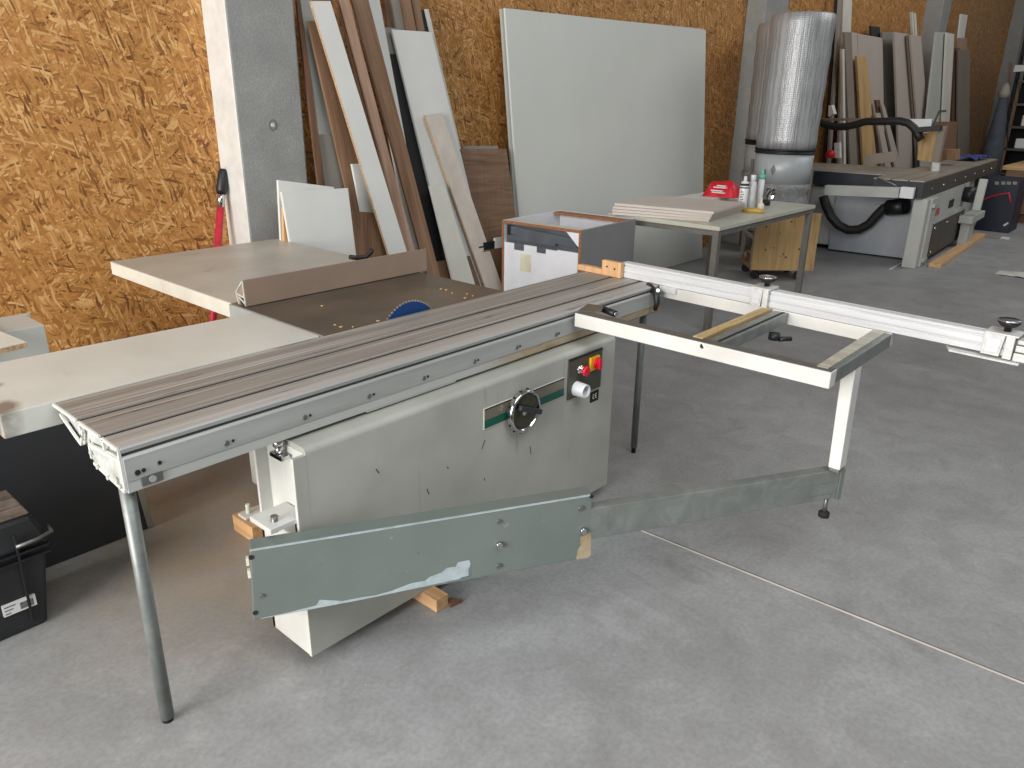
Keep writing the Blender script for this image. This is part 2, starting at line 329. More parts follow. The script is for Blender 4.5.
# ================================================================== THE SETTING
YW = 2.65
struct(MB().box(-8, 60, -14, 12, -.12, 0).build('floor', M['floor']))
struct(MB().box(-8, 60, YW, YW+.15, 0, 6.5).build('wall_back', M['osb']))
def pillar(nm, x0, x1, y0, d=None):
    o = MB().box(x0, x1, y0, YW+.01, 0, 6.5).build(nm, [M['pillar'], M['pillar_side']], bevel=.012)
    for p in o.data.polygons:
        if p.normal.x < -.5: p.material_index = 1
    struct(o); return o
p1 = on(228.5, 40, y=2.40); p1b = on(297, 40, y=2.40)
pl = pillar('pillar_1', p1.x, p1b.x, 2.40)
q = on(272.5, 125, y=2.40)
dm = MB(); dm.lathe((q.x, 2.402, q.z), (0, -1, 0), [(0, .034), (.005, .03), (.006, .025), (.001, .018), (.001, .010), (.005, .008)], 24)
struct(dm.build('trim_2', M['dimple'])); dm = MB().cyl((q.x, 2.402, q.z), (q.x, 2.394, q.z), .011, 14); struct(dm.build('trim_4', M['pillar_side']))
for a_ in (('pillar_2', 8.2, 8.78, 2.43), ('pillar_3', 14.6, 15.05, 2.38), ('pillar_4', 20.9, 21.4, 2.38)): pillar(*a_).data.materials[1] = M['pillar']
# saw-cut joint with filler
ja = on(600, 514, z=0); jb = on(1040, 690, z=0); jd = (jb-ja).normalized(); jn = Vector((-jd.y, jd.x, 0))
jm = MB(); jm.prism([ja-jn*.004, jb-jn*.004, jb+jn*.004, ja+jn*.004], (0, 0, .0012)); struct(jm.build('trim_1', M['joint']))
jm = MB(); jm.prism([ja+jn*.004, jb+jn*.004, jb+jn*.008, ja+jn*.008], (0, 0, .0008)); struct(jm.build('trim_3', M['slot']))

# ================================================================== MAIN PANEL SAW
T = .87; YF = -.066
def fr(u, v): p = on(u, v, y=YF); return p.x, p.z
saw = thing('panel_saw', 'old grey panel saw with chrome handwheel, blue blade and grey extension tables', 'panel saw', (1.2, .5, 0))
b = MB()
def rnd(y0, y1, z0, z1, r):
    return [(y0, z0), (y1, z0), (y1, z1), (y0+r, z1)] + [(y0+r-r*math.sin(a), z1-r+r*math.cos(a)) for a in (.2, .4, .6, .8, 1., 1.2, 1.4)] + [(y0, z1-r)]
b.prism([(.45, y, z) for y, z in rnd(YF, .15, .05, .737, .02)], (1.50, 0, 0))
b.prism([(.41, y, z) for y, z in [(YF, .05), (YF+.012, .05), (YF+.012, .70)] + rnd(YF, .15, .05, .737, .02)[4:][1:]], (.0405, 0, 0)) if 0 else b.box(.41, .4505, YF, YF+.012, .05, .717)
cab = b.build('base_cabinet', M['saw_paint'], saw)
b = MB().box(.4085, .4102, YF+.0005, YF+.0115, .05, .717); b.box(.4102, .452, .138, .15, .05, .725); b.box(.4102, .452, YF+.0125, .15, .05, .46); b.box(.448, .4495, YF+.0125, .138, .46, .72)
lab(b.build('end_channel', M['white_paint'], saw, cab), 'off-white end channel of base')
b = MB().box(.325, .445, -.055, .055, .512, .528); lab(b.build('pivot_lug', M['white_paint'], saw, cab, .002), 'flat lug with a bolt hole')
MB().cyl((.372, .0, .5285), (.372, .0, .529), .011).build('bolt_hole', M['slot'], saw, cab)
MB().cyl((.425, -.035, .46), (.425, -.035, .512), .011, 6).build('bolt', M['black'], saw, cab)
b = MB().cyl((.425, .03, .70), (.425, .03, .725), .012, 6); b.cyl((.425, .03, .725), (.425, .03, .745), .016); b.box(.412, .44, .0, .06, .688, .7)
b.build('levelling_bolt', M['chrome'], saw, cab)
b = MB(); b.box(.86, 1.84, .15, 1.05, .07, .81); b.build('rear_cabinet', M['saw_paint'], saw, bevel=.01)
# foot tab on the rear block
pb = on(253, 511, z=.085); b = MB().box(pb.x-.05, .9, pb.y-.03, pb.y+.03, .072, .084); b.cyl((pb.x-.02, pb.y, .084), (pb.x-.02, pb.y, .125), .01, 8); b.build('foot_tab', M['white_paint'], saw, bevel=.002)
# name strip
x0, z0 = fr(483.5, 430); x1, z1 = fr(564, 376); za = fr(483.5, 409)[1]; zm = (za+z0)/2 - .004
nb = MB().box(x0, x1, YF-.003, YF+.001, z0, za).build('name_strip', M['cream'], saw, bevel=.001)
MB().box(x0+.0015, x1-.0015, YF-.004, YF, z0+.004, zm).build('green_band', M['plate_green'], saw, nb)
MB().box(x0+.0015, x1-.0015, YF-.004, YF, zm, za-.004).build('grey_band', M['plate_grey'], saw, nb)
MB().box(x0+.002, x1-.002, YF-.0045, YF, za-.006, za-.002).build('dark_line', M['slot'], saw, nb)
# handwheel
cx, cz = fr(518.5, 409); R_ = .082
hw = MB()
hw.lathe((cx, YF, cz), (0, -1, 0), [(0, .022), (.012, .022), (.013, R_-.014), (.014, R_-.003), (.019, R_), (.033, R_), (.039, R_-.003), (.041, R_-.008), (.038, R_-.012), (.031, R_-.014), (.028, .02), (.034, .016), (.036, .002)], 48)
hwo = hw.build('handwheel', M['chrome'], saw)
for k in range(14):
    a = 2*PI*k/14; MB().box(cx+math.cos(a)*(R_-.001)-.004, cx+math.cos(a)*(R_-.001)+.004, YF-.030, YF-.022, cz+math.sin(a)*(R_-.001)-.004, cz+math.sin(a)*(R_-.001)+.004).build('grip_notch', M['black'], saw, hwo)
MB().cyl((cx, YF-.030, cz), (cx, YF-.034, cz), R_-.016, 32).build('dial', M['dial'], saw, hwo)
MB().bar((cx-.045, YF-.046, cz+.03), (cx+.066, YF-.052, cz-.016), .016, .02).build('crank_handle', M['anthr'], saw, hwo, .003)
# control panel
xa, zt = fr(568, 359.6); xb, zt2 = fr(601.5, 348.2); zb = fr(567, 400)[1]
cpn = MB().box(xa, xb, YF-.006, YF+.001, zb, zt).build('control_panel', M['panel_dk'], saw, bevel=.0015)
MB().box(xa, xb, YF-.0075, YF-.005, zt-.008, zt).build('panel_edge', M['black'], saw, cpn)
sx0, sz0 = fr(587.5, 371); sx1, sz1 = fr(597.5, 354)
b = MB().box(sx0, sx1, YF-.016, YF-.004, sz0, sz1); lab(b.build('switch_plate', M['yellow'], saw, cpn, .003), 'yellow switch plate')
mx, mz = (sx0+sx1)/2+.004, (sz0+sz1)/2
b = MB().box(mx-.009, mx+.009, YF-.04, YF-.015, mz-.022, mz+.022); b.lathe((mx, YF-.015, mz), (0, -1, 0), [(0, .02), (.012, .02)], 24); lab(b.build('switch_knob', M['red'], saw, cpn, .002), 'red rotary switch knob')
bx, bz = fr(578.5, 369)
b = MB().lathe((bx, YF-.006, bz), (0, -1, 0), [(0, .018), (.006, .018), (.007, .012), (.02, .012)], 24); b.build('button_collar', M['chrome'], saw, cpn)
b = MB().lathe((bx, YF-.026, bz), (0, -1, 0), [(0, .012), (.006, .02), (.016, .02), (.019, .017)], 24); lab(b.build('stop_button', M['red'], saw, cpn), 'red mushroom stop button')
wx, wz = fr(575, 388)
b = MB().lathe((wx, YF-.006, wz), (0, -1, 0), [(0, .031), (.004, .03), (.05, .027), (.052, .024), (.044, .022), (.02, .021)], 30); sk = b.build('socket', M['white_pl'], saw, cpn); lab(sk, 'white round socket inlet'); MB().cyl((wx, YF-.022, wz), (wx, YF-.028, wz), .0205, 24).build('socket_recess', M['slide'], saw, cpn)
b = MB(); [b.cyl((wx+math.cos(a)*.011, YF-.027, wz+math.sin(a)*.011), (wx+math.cos(a)*.011, YF-.040, wz+math.sin(a)*.011), .004, 8) for a in (.5, 2.6, 4.7)]; b.build('socket_pins', M['steel'], saw, cpn)
ex0, ez0 = fr(589.7, 403); ex1, ez1 = fr(598.5, 389)
ce = MB().box(ex0, ex1, YF-.002, YF+.001, ez0, ez1).build('approval_plate', M['slot'], saw)
mx_, mz_ = (ex0+ex1)/2, (ez0+ez1)/2; rr_ = (ez1-ez0)*.26
def arc(cx_, nm):
    b = MB(); n_ = 12; ang = [PI/2+PI*k/n_ for k in range(n_+1)]; ro, ri = rr_, rr_*.66
    po_ = [(cx_+ro*math.cos(a)*.95, YF-.0024, mz_+ro*math.sin(a)) for a in ang]; pi_ = [(cx_+ri*math.cos(a)*.95, YF-.0024, mz_+ri*math.sin(a)) for a in ang]
    for k in range(n_): b.add([po_[k], po_[k+1], pi_[k+1], pi_[k]], [(0, 1, 2, 3)])
    return b
arc(mx_-rr_*.22, 'c').build('letter_c', M['paper'], saw, ce)
b = arc(mx_+rr_*1.22, 'e'); b.box(mx_+rr_*.4, mx_+rr_*1.05, YF-.0026, YF-.0020, mz_-rr_*.15, mz_+rr_*.15); b.build('letter_e', M['paper'], saw, ce)
# scuffs on the cabinet front
b = MB()
for (u, v, du, dv) in ((482, 449, 3, -9), (531, 454, -1, -8), (427, 489, 2, 5), (447, 467, 1.5, 1.5), (484, 478, 1, 2.5), (376, 469, 3, 4)):
    p = on(u, v, y=YF-.0006); q2 = on(u+du, v+dv, y=YF-.0006); b.bar(p, q2, .003, .0008, (0, -1, 0))
b.build('scratch', M['m2_dark'], saw)
# tables
b = MB().box(.872, 1.80, .43, 1.064, .83, T-.002); tb = b.build('saw_table', M['cast_iron'], saw, bevel=.002)
b = MB().box(.872, 1.80, .4235, .431, .83, T-.003); b.build('blade_slot_edge', M['slot'], saw, tb)
b = MB()
for (u, v) in ((322, 306), (335, 325), (341, 327), (353, 327), (378, 321), (446, 290), (452, 293), (465, 298), (473, 296), (441, 289), (467, 294)):
    p = on(u, v, z=T-.0018)
    if p.y > .44 and p.x < 1.79: b.cyl(p, p+Vector((0, 0, .002)), random.uniform(.004, .009), 7)
b.build('wood_chip', M['pine'], saw, tb)
e1 = MB().prism([(-.13, .436, .80), (.858, .436, .80), (.858, .868, .80), (-.13, .910, .80)], (0, 0, T-.80)).build('front_extension', M['ext_paint'], saw, bevel=.003)
e2 = MB().box(.872, 1.81, 1.066, 2.23, .805, T).build('rear_extension', M['ext_top'], saw, bevel=.003)
lab(MB().box(.8705, .8735, 1.067, 2.229, .807, T-.003).build('edge_face', M['ext_edge'], saw, e2), 'cream front edge')
lab(MB().box(.862, .8735, .43, 1.064, .80, T-.0035).build('table_edge', M['table_side'], saw, tb), 'grey painted edge')
# blade
bc = on(411, 318, y=.437); bl = MB(); tm = MB(); br = .15; bcz = .92-br
N = 60
ptsb = []
for k in range(N):
    a = 2*PI*k/N
    ptsb.append((1.272+br*.97*math.cos(a), .434, bcz+br*.97*math.sin(a)))
    tm.prism([(1.272+r*math.cos(a+da), .433, bcz+r*math.sin(a+da)) for r, da in ((br*.965, -.022), (br*1.005, -.012), (br*1.005, .016), (br*.965, .022))], (0, .006, 0))
bl.prism(ptsb, (0, .004, 0)); bo = bl.build('saw_blade', M['blade'], saw); tm.build('teeth', M['teeth'], saw, bo)

# rip fence
rf = thing('rip_fence', 'brown aluminium rip fence lying across the saw table behind the blade', 'fence', (1.37, 1.02, T))
RX0, RX1 = .882, 1.838
prof = [(.964, T+.001), (.968, .976), (.976, .976), (.976, .962), (1.02, .924), (1.034, .918), (1.034, .910), (1.02, .910), (1.02, .872), (1.014, T+.001), (1.008, T+.001), (1.006, .904), (.978, .907), (.973, T+.001)]
b = MB().prism([(RX0, y, z) for y, z in prof], (RX1-RX0, 0, 0)); b.build('fence_profile', M['beige_alu'], rf, bevel=.001)
# end face of the profile, cut metal
b = MB()
for (ya, za_, yb, zb_) in ((.967, T+.004, .971, .974), (.973, .972, 1.031, .918), (1.031, .915, .973, .907), (1.027, .909, 1.016, T+.004), (1.01, .903, .973, .884)):
    b.bar((RX0-.001, ya, za_), (RX0-.001, yb, zb_), .006, .004, (1, 0, 0))
lab(b.build('cut_end', M['alu_end'], rf), 'bright sawn end of profile')
b = MB().tube([on(350, 257, y=1.12), on(357, 258, y=1.12), on(366, 257, y=1.10), on(371, 252, y=1.09), on(372, 249, y=1.09)], .011, 10); lab(b.build('clamp_lever', M['black'], rf), 'black clamp lever')
b = MB().box(1.62, 1.72, 1.036, 1.12, T+.001, .90); b.build('clamp_block', M['steel'], rf, bevel=.003)

# sliding table
W, S1, S2, LIP, DR, L = .4232, .2551, .1084, .0276, .1204, 2.43
st = thing('sliding_table', 'long ribbed aluminium sliding table on a single round leg', 'sliding table', (1.2, .2, 0))
b = MB()
top = [(0.012, W-.001), (S1-.005, S1+.005), ]
for ya, yb in ((.008, S2-.009), (S2+.009, S1-.009), (S1+.009, W)):
    b.box(0, L, ya, yb, T-.012, T)
b.build('table_top', M['alu_top'], st, bevel=.0025)
b = MB().prism([(.006, y, z) for y, z in ((.012, T-.012), (.012, T-LIP), (.007, T-LIP-.006), (.007, T-DR+.004), (.17, T-DR+.004), (.2, T-.10), (.215, T-.08), (.235, T-.065), (.29, T-.062), (.33, T-.045), (.37, T-.024), (W, T-.02), (W, T-.012))], (L-.012, 0, 0))
b.build('table_beam', M['alu_end'], st)
b = MB()
b.prism([(0, y, z) for y, z in ((0, T-DR+.03), (0, T-LIP-.002), (.006, T-LIP+.004), (.010, T-LIP+.004), (.010, T-DR+.03))], (L, 0, 0)); b.build('side_rail', M['alu_side'], st, bevel=.001)
b = MB().prism([(0, y, z) for y, z in ((.012, T-.017), (.005, T-.015), (.003, T-.004), (.008, T), (.014, T-.002), (.014, T-.017))], (L, 0, 0)); b.build('top_lip', M['alu_side'], st, bevel=.001)
b = MB().box(.002, L, .009, .013, T-LIP-.001, T-.014); b.build('side_groove', M['m2_dark'], st)
b = MB().box(.0, L, .0025, .012, T-DR, T-DR+.030); b.build('lower_flange', M['flange'], st, bevel=.001)
b = MB().box(.85, L-.03, .02, .1, T-DR-.012, T-DR); b.box(.72, 1.1, .004, .05, T-DR-.006, T-DR+.002); b.build('running_rail', M['flange'], st, bevel=.001)
b = MB()
for yy in (S2, S1): b.box(.004, L, yy-.0095, yy+.0095, T-.0118, T-.005)
b.build('slot_floor', M['slot'], st)
for (u, v) in ((226.6, 442.6), (304.8, 417.4), (369, 395.8), (423.7, 377.8), (474.4, 361.5), (516.7, 346.9), (556, 334)):
    b = MB(); p = on(u, v, y=0); p.z = T-.072; b.cyl((p.x, .001, p.z), (p.x, -.0035, p.z), .0075, 12); b.build('screw_head', M['steel'], st); MB().cyl((p.x+.018, .001, p.z+.001), (p.x+.018, -.002, p.z+.001), .004, 8).build('side_pin', M['slot'], st)
for (u, v, rd) in ((137.5, 472.5, .007), (143.5, 470, .005), (159.5, 462.5, .005)):
    p = on(u, v, y=0); MB().cyl((p.x, .001, p.z), (p.x, -.003, p.z), rd, 12).build('end_screw', M['slot'], st)
pa = on(142.5, 486, y=0); pb2 = on(163, 475, y=0)
sl = MB().box(pa.x, pb2.x, -.002, .002, T-.112, T-.088).build('slotted_plate', M['steel'], st)
MB().cyl(((pa.x+pb2.x)/2, -.001, T-.1), ((pa.x+pb2.x)/2, -.004, T-.1), .009, 12).build('plate_bolt', M['alu_side'], st, sl)
# end castings on the near end
ep = MB().prism([(-.004, y, z) for y, z in ((.004, T-LIP), (.008, T-DR+.002), (.172, T-DR+.012), (.2, T-.092), (.2, T-.05), (.06, T-.028))], (.008, 0, 0)).build('end_plate', M['alu_end'], st, bevel=.002)
b = MB()
for (y0, z0_, y1_, z1_) in ((.008, T-.004, S2-.008, T-.004), (S2+.008, T-.004, S1-.008, T-.004), (S1+.008, T-.004, W, T-.004), (.008, T-.004, .008, T-DR+.01), (S2-.01, T-.004, S2-.012, T-.032), (S1-.01, T-.004, S1-.012, T-.045), (.012, T-.034, .2, T-.05), (.2, T-.05, .2, T-.09), (.19, T-.10, .01, T-DR+.004), (.23, T-.02, .26, T-.07), (.26, T-.07, .3, T-.055), (.3, T-.055, .38, T-.02)):
    b.bar((-.004, y0, z0_), (-.004, y1_, z1_), .008, .006, (1, 0, 0))
lab(b.build('cut_profile_edges', M['white_paint'], st), 'bright cut edges of the profile')
for (y, z) in ((.03, T-.108), (.1, T-.109), (.16, T-.1), (.19, T-.07), (.22, T-.05)): MB().cyl((-.004, y, z), (-.011, y, z), .006, 8).build('end_bolt', M['flange'], st)
ft = (.014, .063, 0.)
b = MB().tube([(.012, .045, .78), (.014, .063, .014)], .0185, 18); lg = b.build('leg', M['galv'], st)
MB().cyl((.014, .063, 0), (.014, .063, .018), .015, 14).build('rubber_foot', M['rubber'], st, lg)
b = MB().tube([(2.385, .08, .78), (2.395, .085, .03)], .0165, 16); lg = b.build('leg', M['galv'], st)
MB().cyl((2.395, .085, .0), (2.395, .085, .03), .011, 12).build('rubber_foot', M['rubber'], st, lg)

# pivoting support arm
AZ = .50
A0 = Vector((.254, -.063, 0)); A1 = Vector((1.147, -.557, 0)); A2 = Vector((1.962, -1.036, 0)); ad = (A1-A0).normalized(); an = Vector((ad.y, -ad.x, 0))
if an.y > 0: an = -an
arm = thing('support_arm', 'green-grey telescopic support arm swung out in front of the saw base', 'support arm', (A0.x, A0.y, .25))
def armbox(mb, p, q, front, depth, z0, z1):
    p = Vector(p); q = Vector(q); p.z = q.z = 0; f0 = an*front; f1 = -an*depth
    lo = [p+f0, q+f0, q+f1, p+f1]; return mb.hexa([v+Vector((0, 0, z0)) for v in lo], [v+Vector((0, 0, z1)) for v in lo])
AB = AZ-.228
lo_pts = [A0-ad*.014, Vector(A1), A1-an*.062, A0-ad*.014-an*.062]; hi_pts = [Vector(A0), Vector(A1), A1-an*.062, A0-an*.062]
oa = MB().hexa([v+Vector((0, 0, AB)) for v in lo_pts], [v+Vector((0, 0, AZ)) for v in hi_pts]).build('outer_sleeve', M['arm_paint'], arm, bevel=.004)
def armpx(u, v, o=.0008): return onpl(u, v, an, an.dot(A0)+o)
# bare strip where the paint is gone, jagged
e1_ = on(308, 608, y=-.2); 
def af(s, z, o=.0008): return A0+ad*s+an*o+Vector((0, 0, z))
LA = (A1-A0).length
chip = MB()
zp = lambda x, y: (220+x/2.438, 420+y/2.438)
ol = [(100, 487), (150, 473), (235, 452), (243, 438), (250, 450), (300, 441), (345, 432), (380, 427), (420, 416), (455, 402), (470, 397), (500, 392), (512, 382), (540, 372), (552, 361), (575, 357), (580, 347), (608, 341), (611, 352), (606, 362), (612, 378), (585, 384), (540, 392), (500, 403), (450, 418), (400, 428), (350, 443), (300, 453), (240, 461), (150, 479)]
tops = [armpx(*zp(x, y)) for x, y in ol[:22] if (x, y) not in ((250, 450),)]
lows = []
for i_, v in enumerate(tops):
    lo_z = AB+.003+.010*max(0., min(1., ((v-A0).dot(ad)-.30)/.35)); v.z = max(v.z, lo_z+.002); w_ = v.copy(); w_.z = lo_z; lows.append(w_)
n_ = len(tops); chip.add(tops+lows, [(k, k+1, n_+k+1, n_+k) for k in range(n_-1)])
lab(chip.build('bare_patch', M['chip'], arm, oa), 'bare pale patch where paint wore off')
b = MB(); b.hexa([af(0, AZ-.0035), af(LA, AZ-.0035), af(LA, AZ-.0035, -.004), af(0, AZ-.0035, -.004)], [af(0, AZ+.0008), af(LA, AZ+.0008), af(LA, AZ+.0008, -.004), af(0, AZ+.0008, -.004)])
b.build('worn_top_edge', M['chip'], arm, oa)
b = MB()
for (x, y) in ((76, 335), (86, 470), (906, 186)): b = MB(); p = armpx(*zp(x, y)); b.cyl(p-an*.003, p+an*.0015, .007, 12); b.build('screw_hole', M['slot'], arm, oa)
for (x, y, rd, hh) in ((680, 303, .010, .012), (884, 268, .010, .012), (680, 247, .007, .004), (680, 355, .008, .004), (880, 215, .009, .004), (102, 428, .006, .004)):
    p = armpx(*zp(x, y)); MB().cyl(p-an*.003, p+an*hh, rd, 6 if hh > .01 else 14).build('bolt_head', M['chrome'] if hh > .01 else M['steel'], arm, oa)
rp_ = [armpx(*zp(x, y)) for x, y in ((878, 285), (905, 275), (904, 330), (898, 336), (868, 340), (872, 318), (880, 305))]
b = MB().prism(rp_, -an*.0004)
b.build('rust_patch', M['flange'], arm, oa)
b = MB(); 
for (s, z) in ((-.004, AZ-.05), (-.004, AZ-.09)): b.bar(af(s-.006, z-.012, -.03), af(s-.006, z+.012, -.03), .014, .008, ad)
b.build('end_tab', M['ivory'], arm, oa)
ib = armbox(MB(), A1-ad*.3, A2, -.006, .048, .338, .45).build('inner_bar', M['galv'], arm, bevel=.003)
b = MB(); 
for z in (.36, .405): b.hexa([A1-an*.006+an*.001+Vector((0, 0, z)), A2-ad*.02-an*.005+Vector((0, 0, z)), A2-ad*.02-an*.008+Vector((0, 0, z)), A1-an*.008+Vector((0, 0, z))], [A1-an*.005+Vector((0, 0, z+.002)), A2-ad*.02-an*.005+Vector((0, 0, z+.002)), A2-ad*.02-an*.008+Vector((0, 0, z+.002)), A1-an*.008+Vector((0, 0, z+.002))])
b.build('groove_lines', M['arm_paint'], arm, ib)
ec = armbox(MB(), A2, A2+ad*.018, -.002, .052, .332, .453).build('end_cap', M['arm_paint'], arm, ib, .002)
fp = on(827.5, 511, x=1.93)
fpx = A2-ad*.02-an*.028
b = MB().cyl((fpx.x, fpx.y, .275), (fpx.x, fpx.y, .34), .008, 12); fo = b.build('threaded_rod', M['steel'], arm)
b = MB().lathe((fpx.x, fpx.y, .252), (0, 0, 1), [(0, .012), (.004, .019), (.02, .02), (.027, .012)], 18); b.build('swivel_foot', M['rubber'], arm, fo)
b = MB().cyl((.36, -.02, .495), (.36, -.02, .545), .01, 12); b.build('pivot_pin', M['steel'], arm)

# cross-cut frame
cf = thing('crosscut_table', 'white steel crosscut frame bolted to the sliding table edge, on a slanting post', 'support frame', (1.95, -.55, .82))
b = MB(); XN = 1.727
b.box(XN, XN+.05, -1.022, -.018, T-.055, T-.001); nf = b.build('front_rail', M['white_paint'], cf, bevel=.003)
b = MB().box(XN+.004, XN+.05, -1.018, -.02, T-.0015, T+.0005); lab(b.build('grimy_top', M['steel'], cf, nf), 'grey worn top of rail')
b = MB().cyl(on(702.5, 346, x=XN-.0005), on(702.5, 346, x=XN+.001), .009, 14); b.build('rail_hole', M['slot'], cf, nf)
rxa = lambda y: 2.385-.093*((.2-y)/1.6)
b = MB().hexa([(rxa(-.003)-.004, -.003, T-.05), (rxa(-.003)+.04, -.003, T-.05), (rxa(-1.02)+.04, -1.02, T-.05), (rxa(-1.02)-.004, -1.02, T-.05)], [(rxa(-.003)-.004, -.003, T), (rxa(-.003)+.04, -.003, T), (rxa(-1.02)+.04, -1.02, T), (rxa(-1.02)-.004, -1.02, T)]); b.build('rear_rail', M['white_paint'], cf, bevel=.002)
b = MB().hexa([(XN+.05, -1.022, T-.05), (2.305, -1.022, T-.05), (2.305, -.962, T-.05), (XN+.05, -.972, T-.05)], [(XN+.05, -1.022, T), (2.305, -1.022, T), (2.305, -.962, T), (XN+.05, -.972, T)]); er = b.build('end_rail', M['galv'], cf, bevel=.003)
b = MB().hexa([(XN+.03, -1.0, T), (2.30, -1.0, T), (2.30, -.955, T), (XN+.03, -.965, T)], [(XN+.03, -1.0, T+.003), (2.30, -1.0, T+.003), (2.30, -.955, T+.003), (XN+.03, -.965, T+.003)]); b.build('wooden_strip', M['sawdust_w'], cf, er)
b = MB().box(XN+.05, 2.325, -.625, -.567, T-.045, T-.002); cr = b.build('cross_rail', M['galv'], cf, bevel=.002)
b = MB().box(XN+.05, 2.325, -.612, -.6, T-.002, T-.0012); b.build('rail_slot', M['slot'], cf, cr)
b = MB().box(XN+.04, 2.325, -.555, -.515, T-.012, T+.003); lab(b.build('yellow_strip', M['yell_strip'], cf, bevel=.001), 'worn yellowish wooden strip')
b = MB().hexa([(1.92, -1.04, .466), (1.98, -1.04, .466), (1.98, -1.0, .466), (1.92, -1.0, .466)], [(1.965, -1.02, T-.05), (2.03, -1.02, T-.05), (2.03, -.975, T-.05), (1.965, -.975, T-.05)]); po = b.build('post', M['white_paint'], cf, bevel=.003); MB().box(1.925, 1.975, -1.036, -1.004, .4535, .466).build('post_foot', M['steel'], cf, po)
b = MB().cyl((2.18, -.64, T-.075), (2.18, -.64, T-.05), .022, 14); b.cyl((2.18, -.66, T-.07), (2.22, -.69, T-.07), .01, 10); b.build('clamp_knob', M['black'], cf)
g0_, g1_ = on(604, 309.5, z=T-.005), on(615.5, 314, z=T-.005); b = MB().cyl(g0_, g1_, .0135, 14); lv = b.build('lock_grip', M['black'], cf); MB().cyl(g1_, g1_+(g1_-g0_)*.1, .010, 12).build('grip_end', M['chrome'], cf, lv)
b = MB().prism([on(u, v, z=T+.0005) for u, v in ((578, 311.5), (588, 304.5), (604, 307), (601, 312.5))], (0, 0, .004)); b.build('clamp_pad', M['cast_iron'], cf)

# cross-cut fence
FA = Vector((2.385, .2, T)); FB = Vector((2.292, -1.40, T)); fd = (FB-FA).normalized(); fn = Vector((fd.y, -fd.x, 0))
if fn.x > 0: fn = -fn          # fn points at the camera side (-X)
cfn = thing('crosscut_fence', 'long white aluminium crosscut fence with flip stops, reaching past the frame', 'fence', (2.33, -.6, T))
FH = .07
def ff(s, o, z): return FA+fd*s+fn*o+Vector((0, 0, z))
FL = (FB-FA).length
prof = [(0, .002), (0, .022), (-.004, .024), (-.004, .028), (0, .03), (0, FH-.018), (-.005, FH-.016), (-.005, FH-.012), (0, FH-.010), (0, FH), (-.008, FH), (-.008, FH-.005), (-.013, FH-.005), (-.013, FH), (-.034, FH), (-.034, FH-.005), (-.04, FH-.005), (-.04, FH), (-.05, FH), (-.05, .002)]
b = MB().prism([ff(-.02, o, z) for o, z in prof], fd*(FL+.02)); b.build('fence_profile', M['fence'], cfn, bevel=.0008)
b = MB()
for o in (-.0105, -.037): b.hexa([ff(-.02, o-.003, FH-.0048), ff(FL, o-.003, FH-.0048), ff(FL, o+.003, FH-.0048), ff(-.02, o+.003, FH-.0048)], [ff(-.02, o-.003, FH-.004), ff(FL, o-.003, FH-.004), ff(FL, o+.003, FH-.004), ff(-.02, o+.003, FH-.004)])
b.build('scale_groove', M['steel'], cfn)
b = MB().hexa([ff(0, -.045, -.03), ff(FL*.72, -.045, -.03), ff(FL*.72, .0, -.03), ff(0, .0, -.03)], [ff(0, -.045, .003), ff(FL*.72, -.045, .003), ff(FL*.72, .0, .003), ff(0, .0, .003)])
def stop(s, wide, nm, w=.10):
    q = lambda a, o, z: ff(s+a, o, z)
    b = MB()
    b.hexa([q(0, .004, .0), q(w*.55, .004, .0), q(w*.55, .016, .0), q(0, .016, .0)], [q(0, .004, FH+.004), q(w*.62, .004, FH+.004), q(w*.62, .014, FH+.004), q(0, .014, FH+.004)])
    b.hexa([q(w*.66, .004, -.002), q(w*.92, .004, -.002), q(w*.92, .022, -.002), q(w*.66, .022, -.002)], [q(w*.66, .004, FH+.004), q(w*.92, .004, FH+.004), q(w*.92, .02, FH+.004), q(w*.66, .02, FH+.004)])
    b.hexa([q(0, -.055, FH+.002), q(w, -.055, FH+.002), q(w, .016, FH+.002), q(0, .016, FH+.002)], [q(0, -.055, FH+.012), q(w, -.055, FH+.012), q(w, .016, FH+.008), q(0, .016, FH+.008)])
    so = b.build('flip_stop', M['cast_white'], cfn, bevel=.002)
    b = MB().hexa([q(w*.1, .0155, .012), q(w*.5, .0155, .012), q(w*.5, .019, .012), q(w*.1, .019, .012)], [q(w*.12, .014, FH-.012), q(w*.54, .014, FH-.012), q(w*.54, .0175, FH-.012), q(w*.12, .0175, FH-.012)]); b.build('stop_flap', M['fence'], cfn, so, .001)
    c = q(w*.55, -.025, FH+.01)
    b = MB().lathe(c, (0, 0, 1), [(0, .011), (.016, .011), (.018, .024), (.030, .034), (.036, .034)], 26); kb = b.build('knob', M['black'], cfn, so)
    b = MB().lathe(c+Vector((0, 0, .036)), (0, 0, 1), [(0, .035), (.004, .035), (.005, .031), (.0055, .001)], 26); b.build('knob_cap', M['chrome'], cfn, so)
    return so
def s_of(u, v, z): p = on(u, v, z=z); return (p-FA).dot(fd)
stop(s_of(755, 296, T+.03), True, 'a', .085); s2_ = s_of(987, 341, T+.03); stop(s2_, True, 'b', .10)
b = MB(); ss = s2_+.10
for (a, c_, z0_, z1_) in ((.0, .034, FH-.016, FH-.002), (-.002, .06, .028, FH-.02), (-.004, .058, -.004, .024)):
    b.hexa([ff(ss+a, -.03, z0_), ff(ss+c_, -.03, z0_), ff(ss+c_, .02, z0_), ff(ss+a, .02, z0_)], [ff(ss+a, -.03, z1_), ff(ss+c_, -.03, z1_), ff(ss+c_, .02, z1_), ff(ss+a, .02, z1_)])
b.build('extension_slide', M['cast_white'], cfn, bevel=.003)
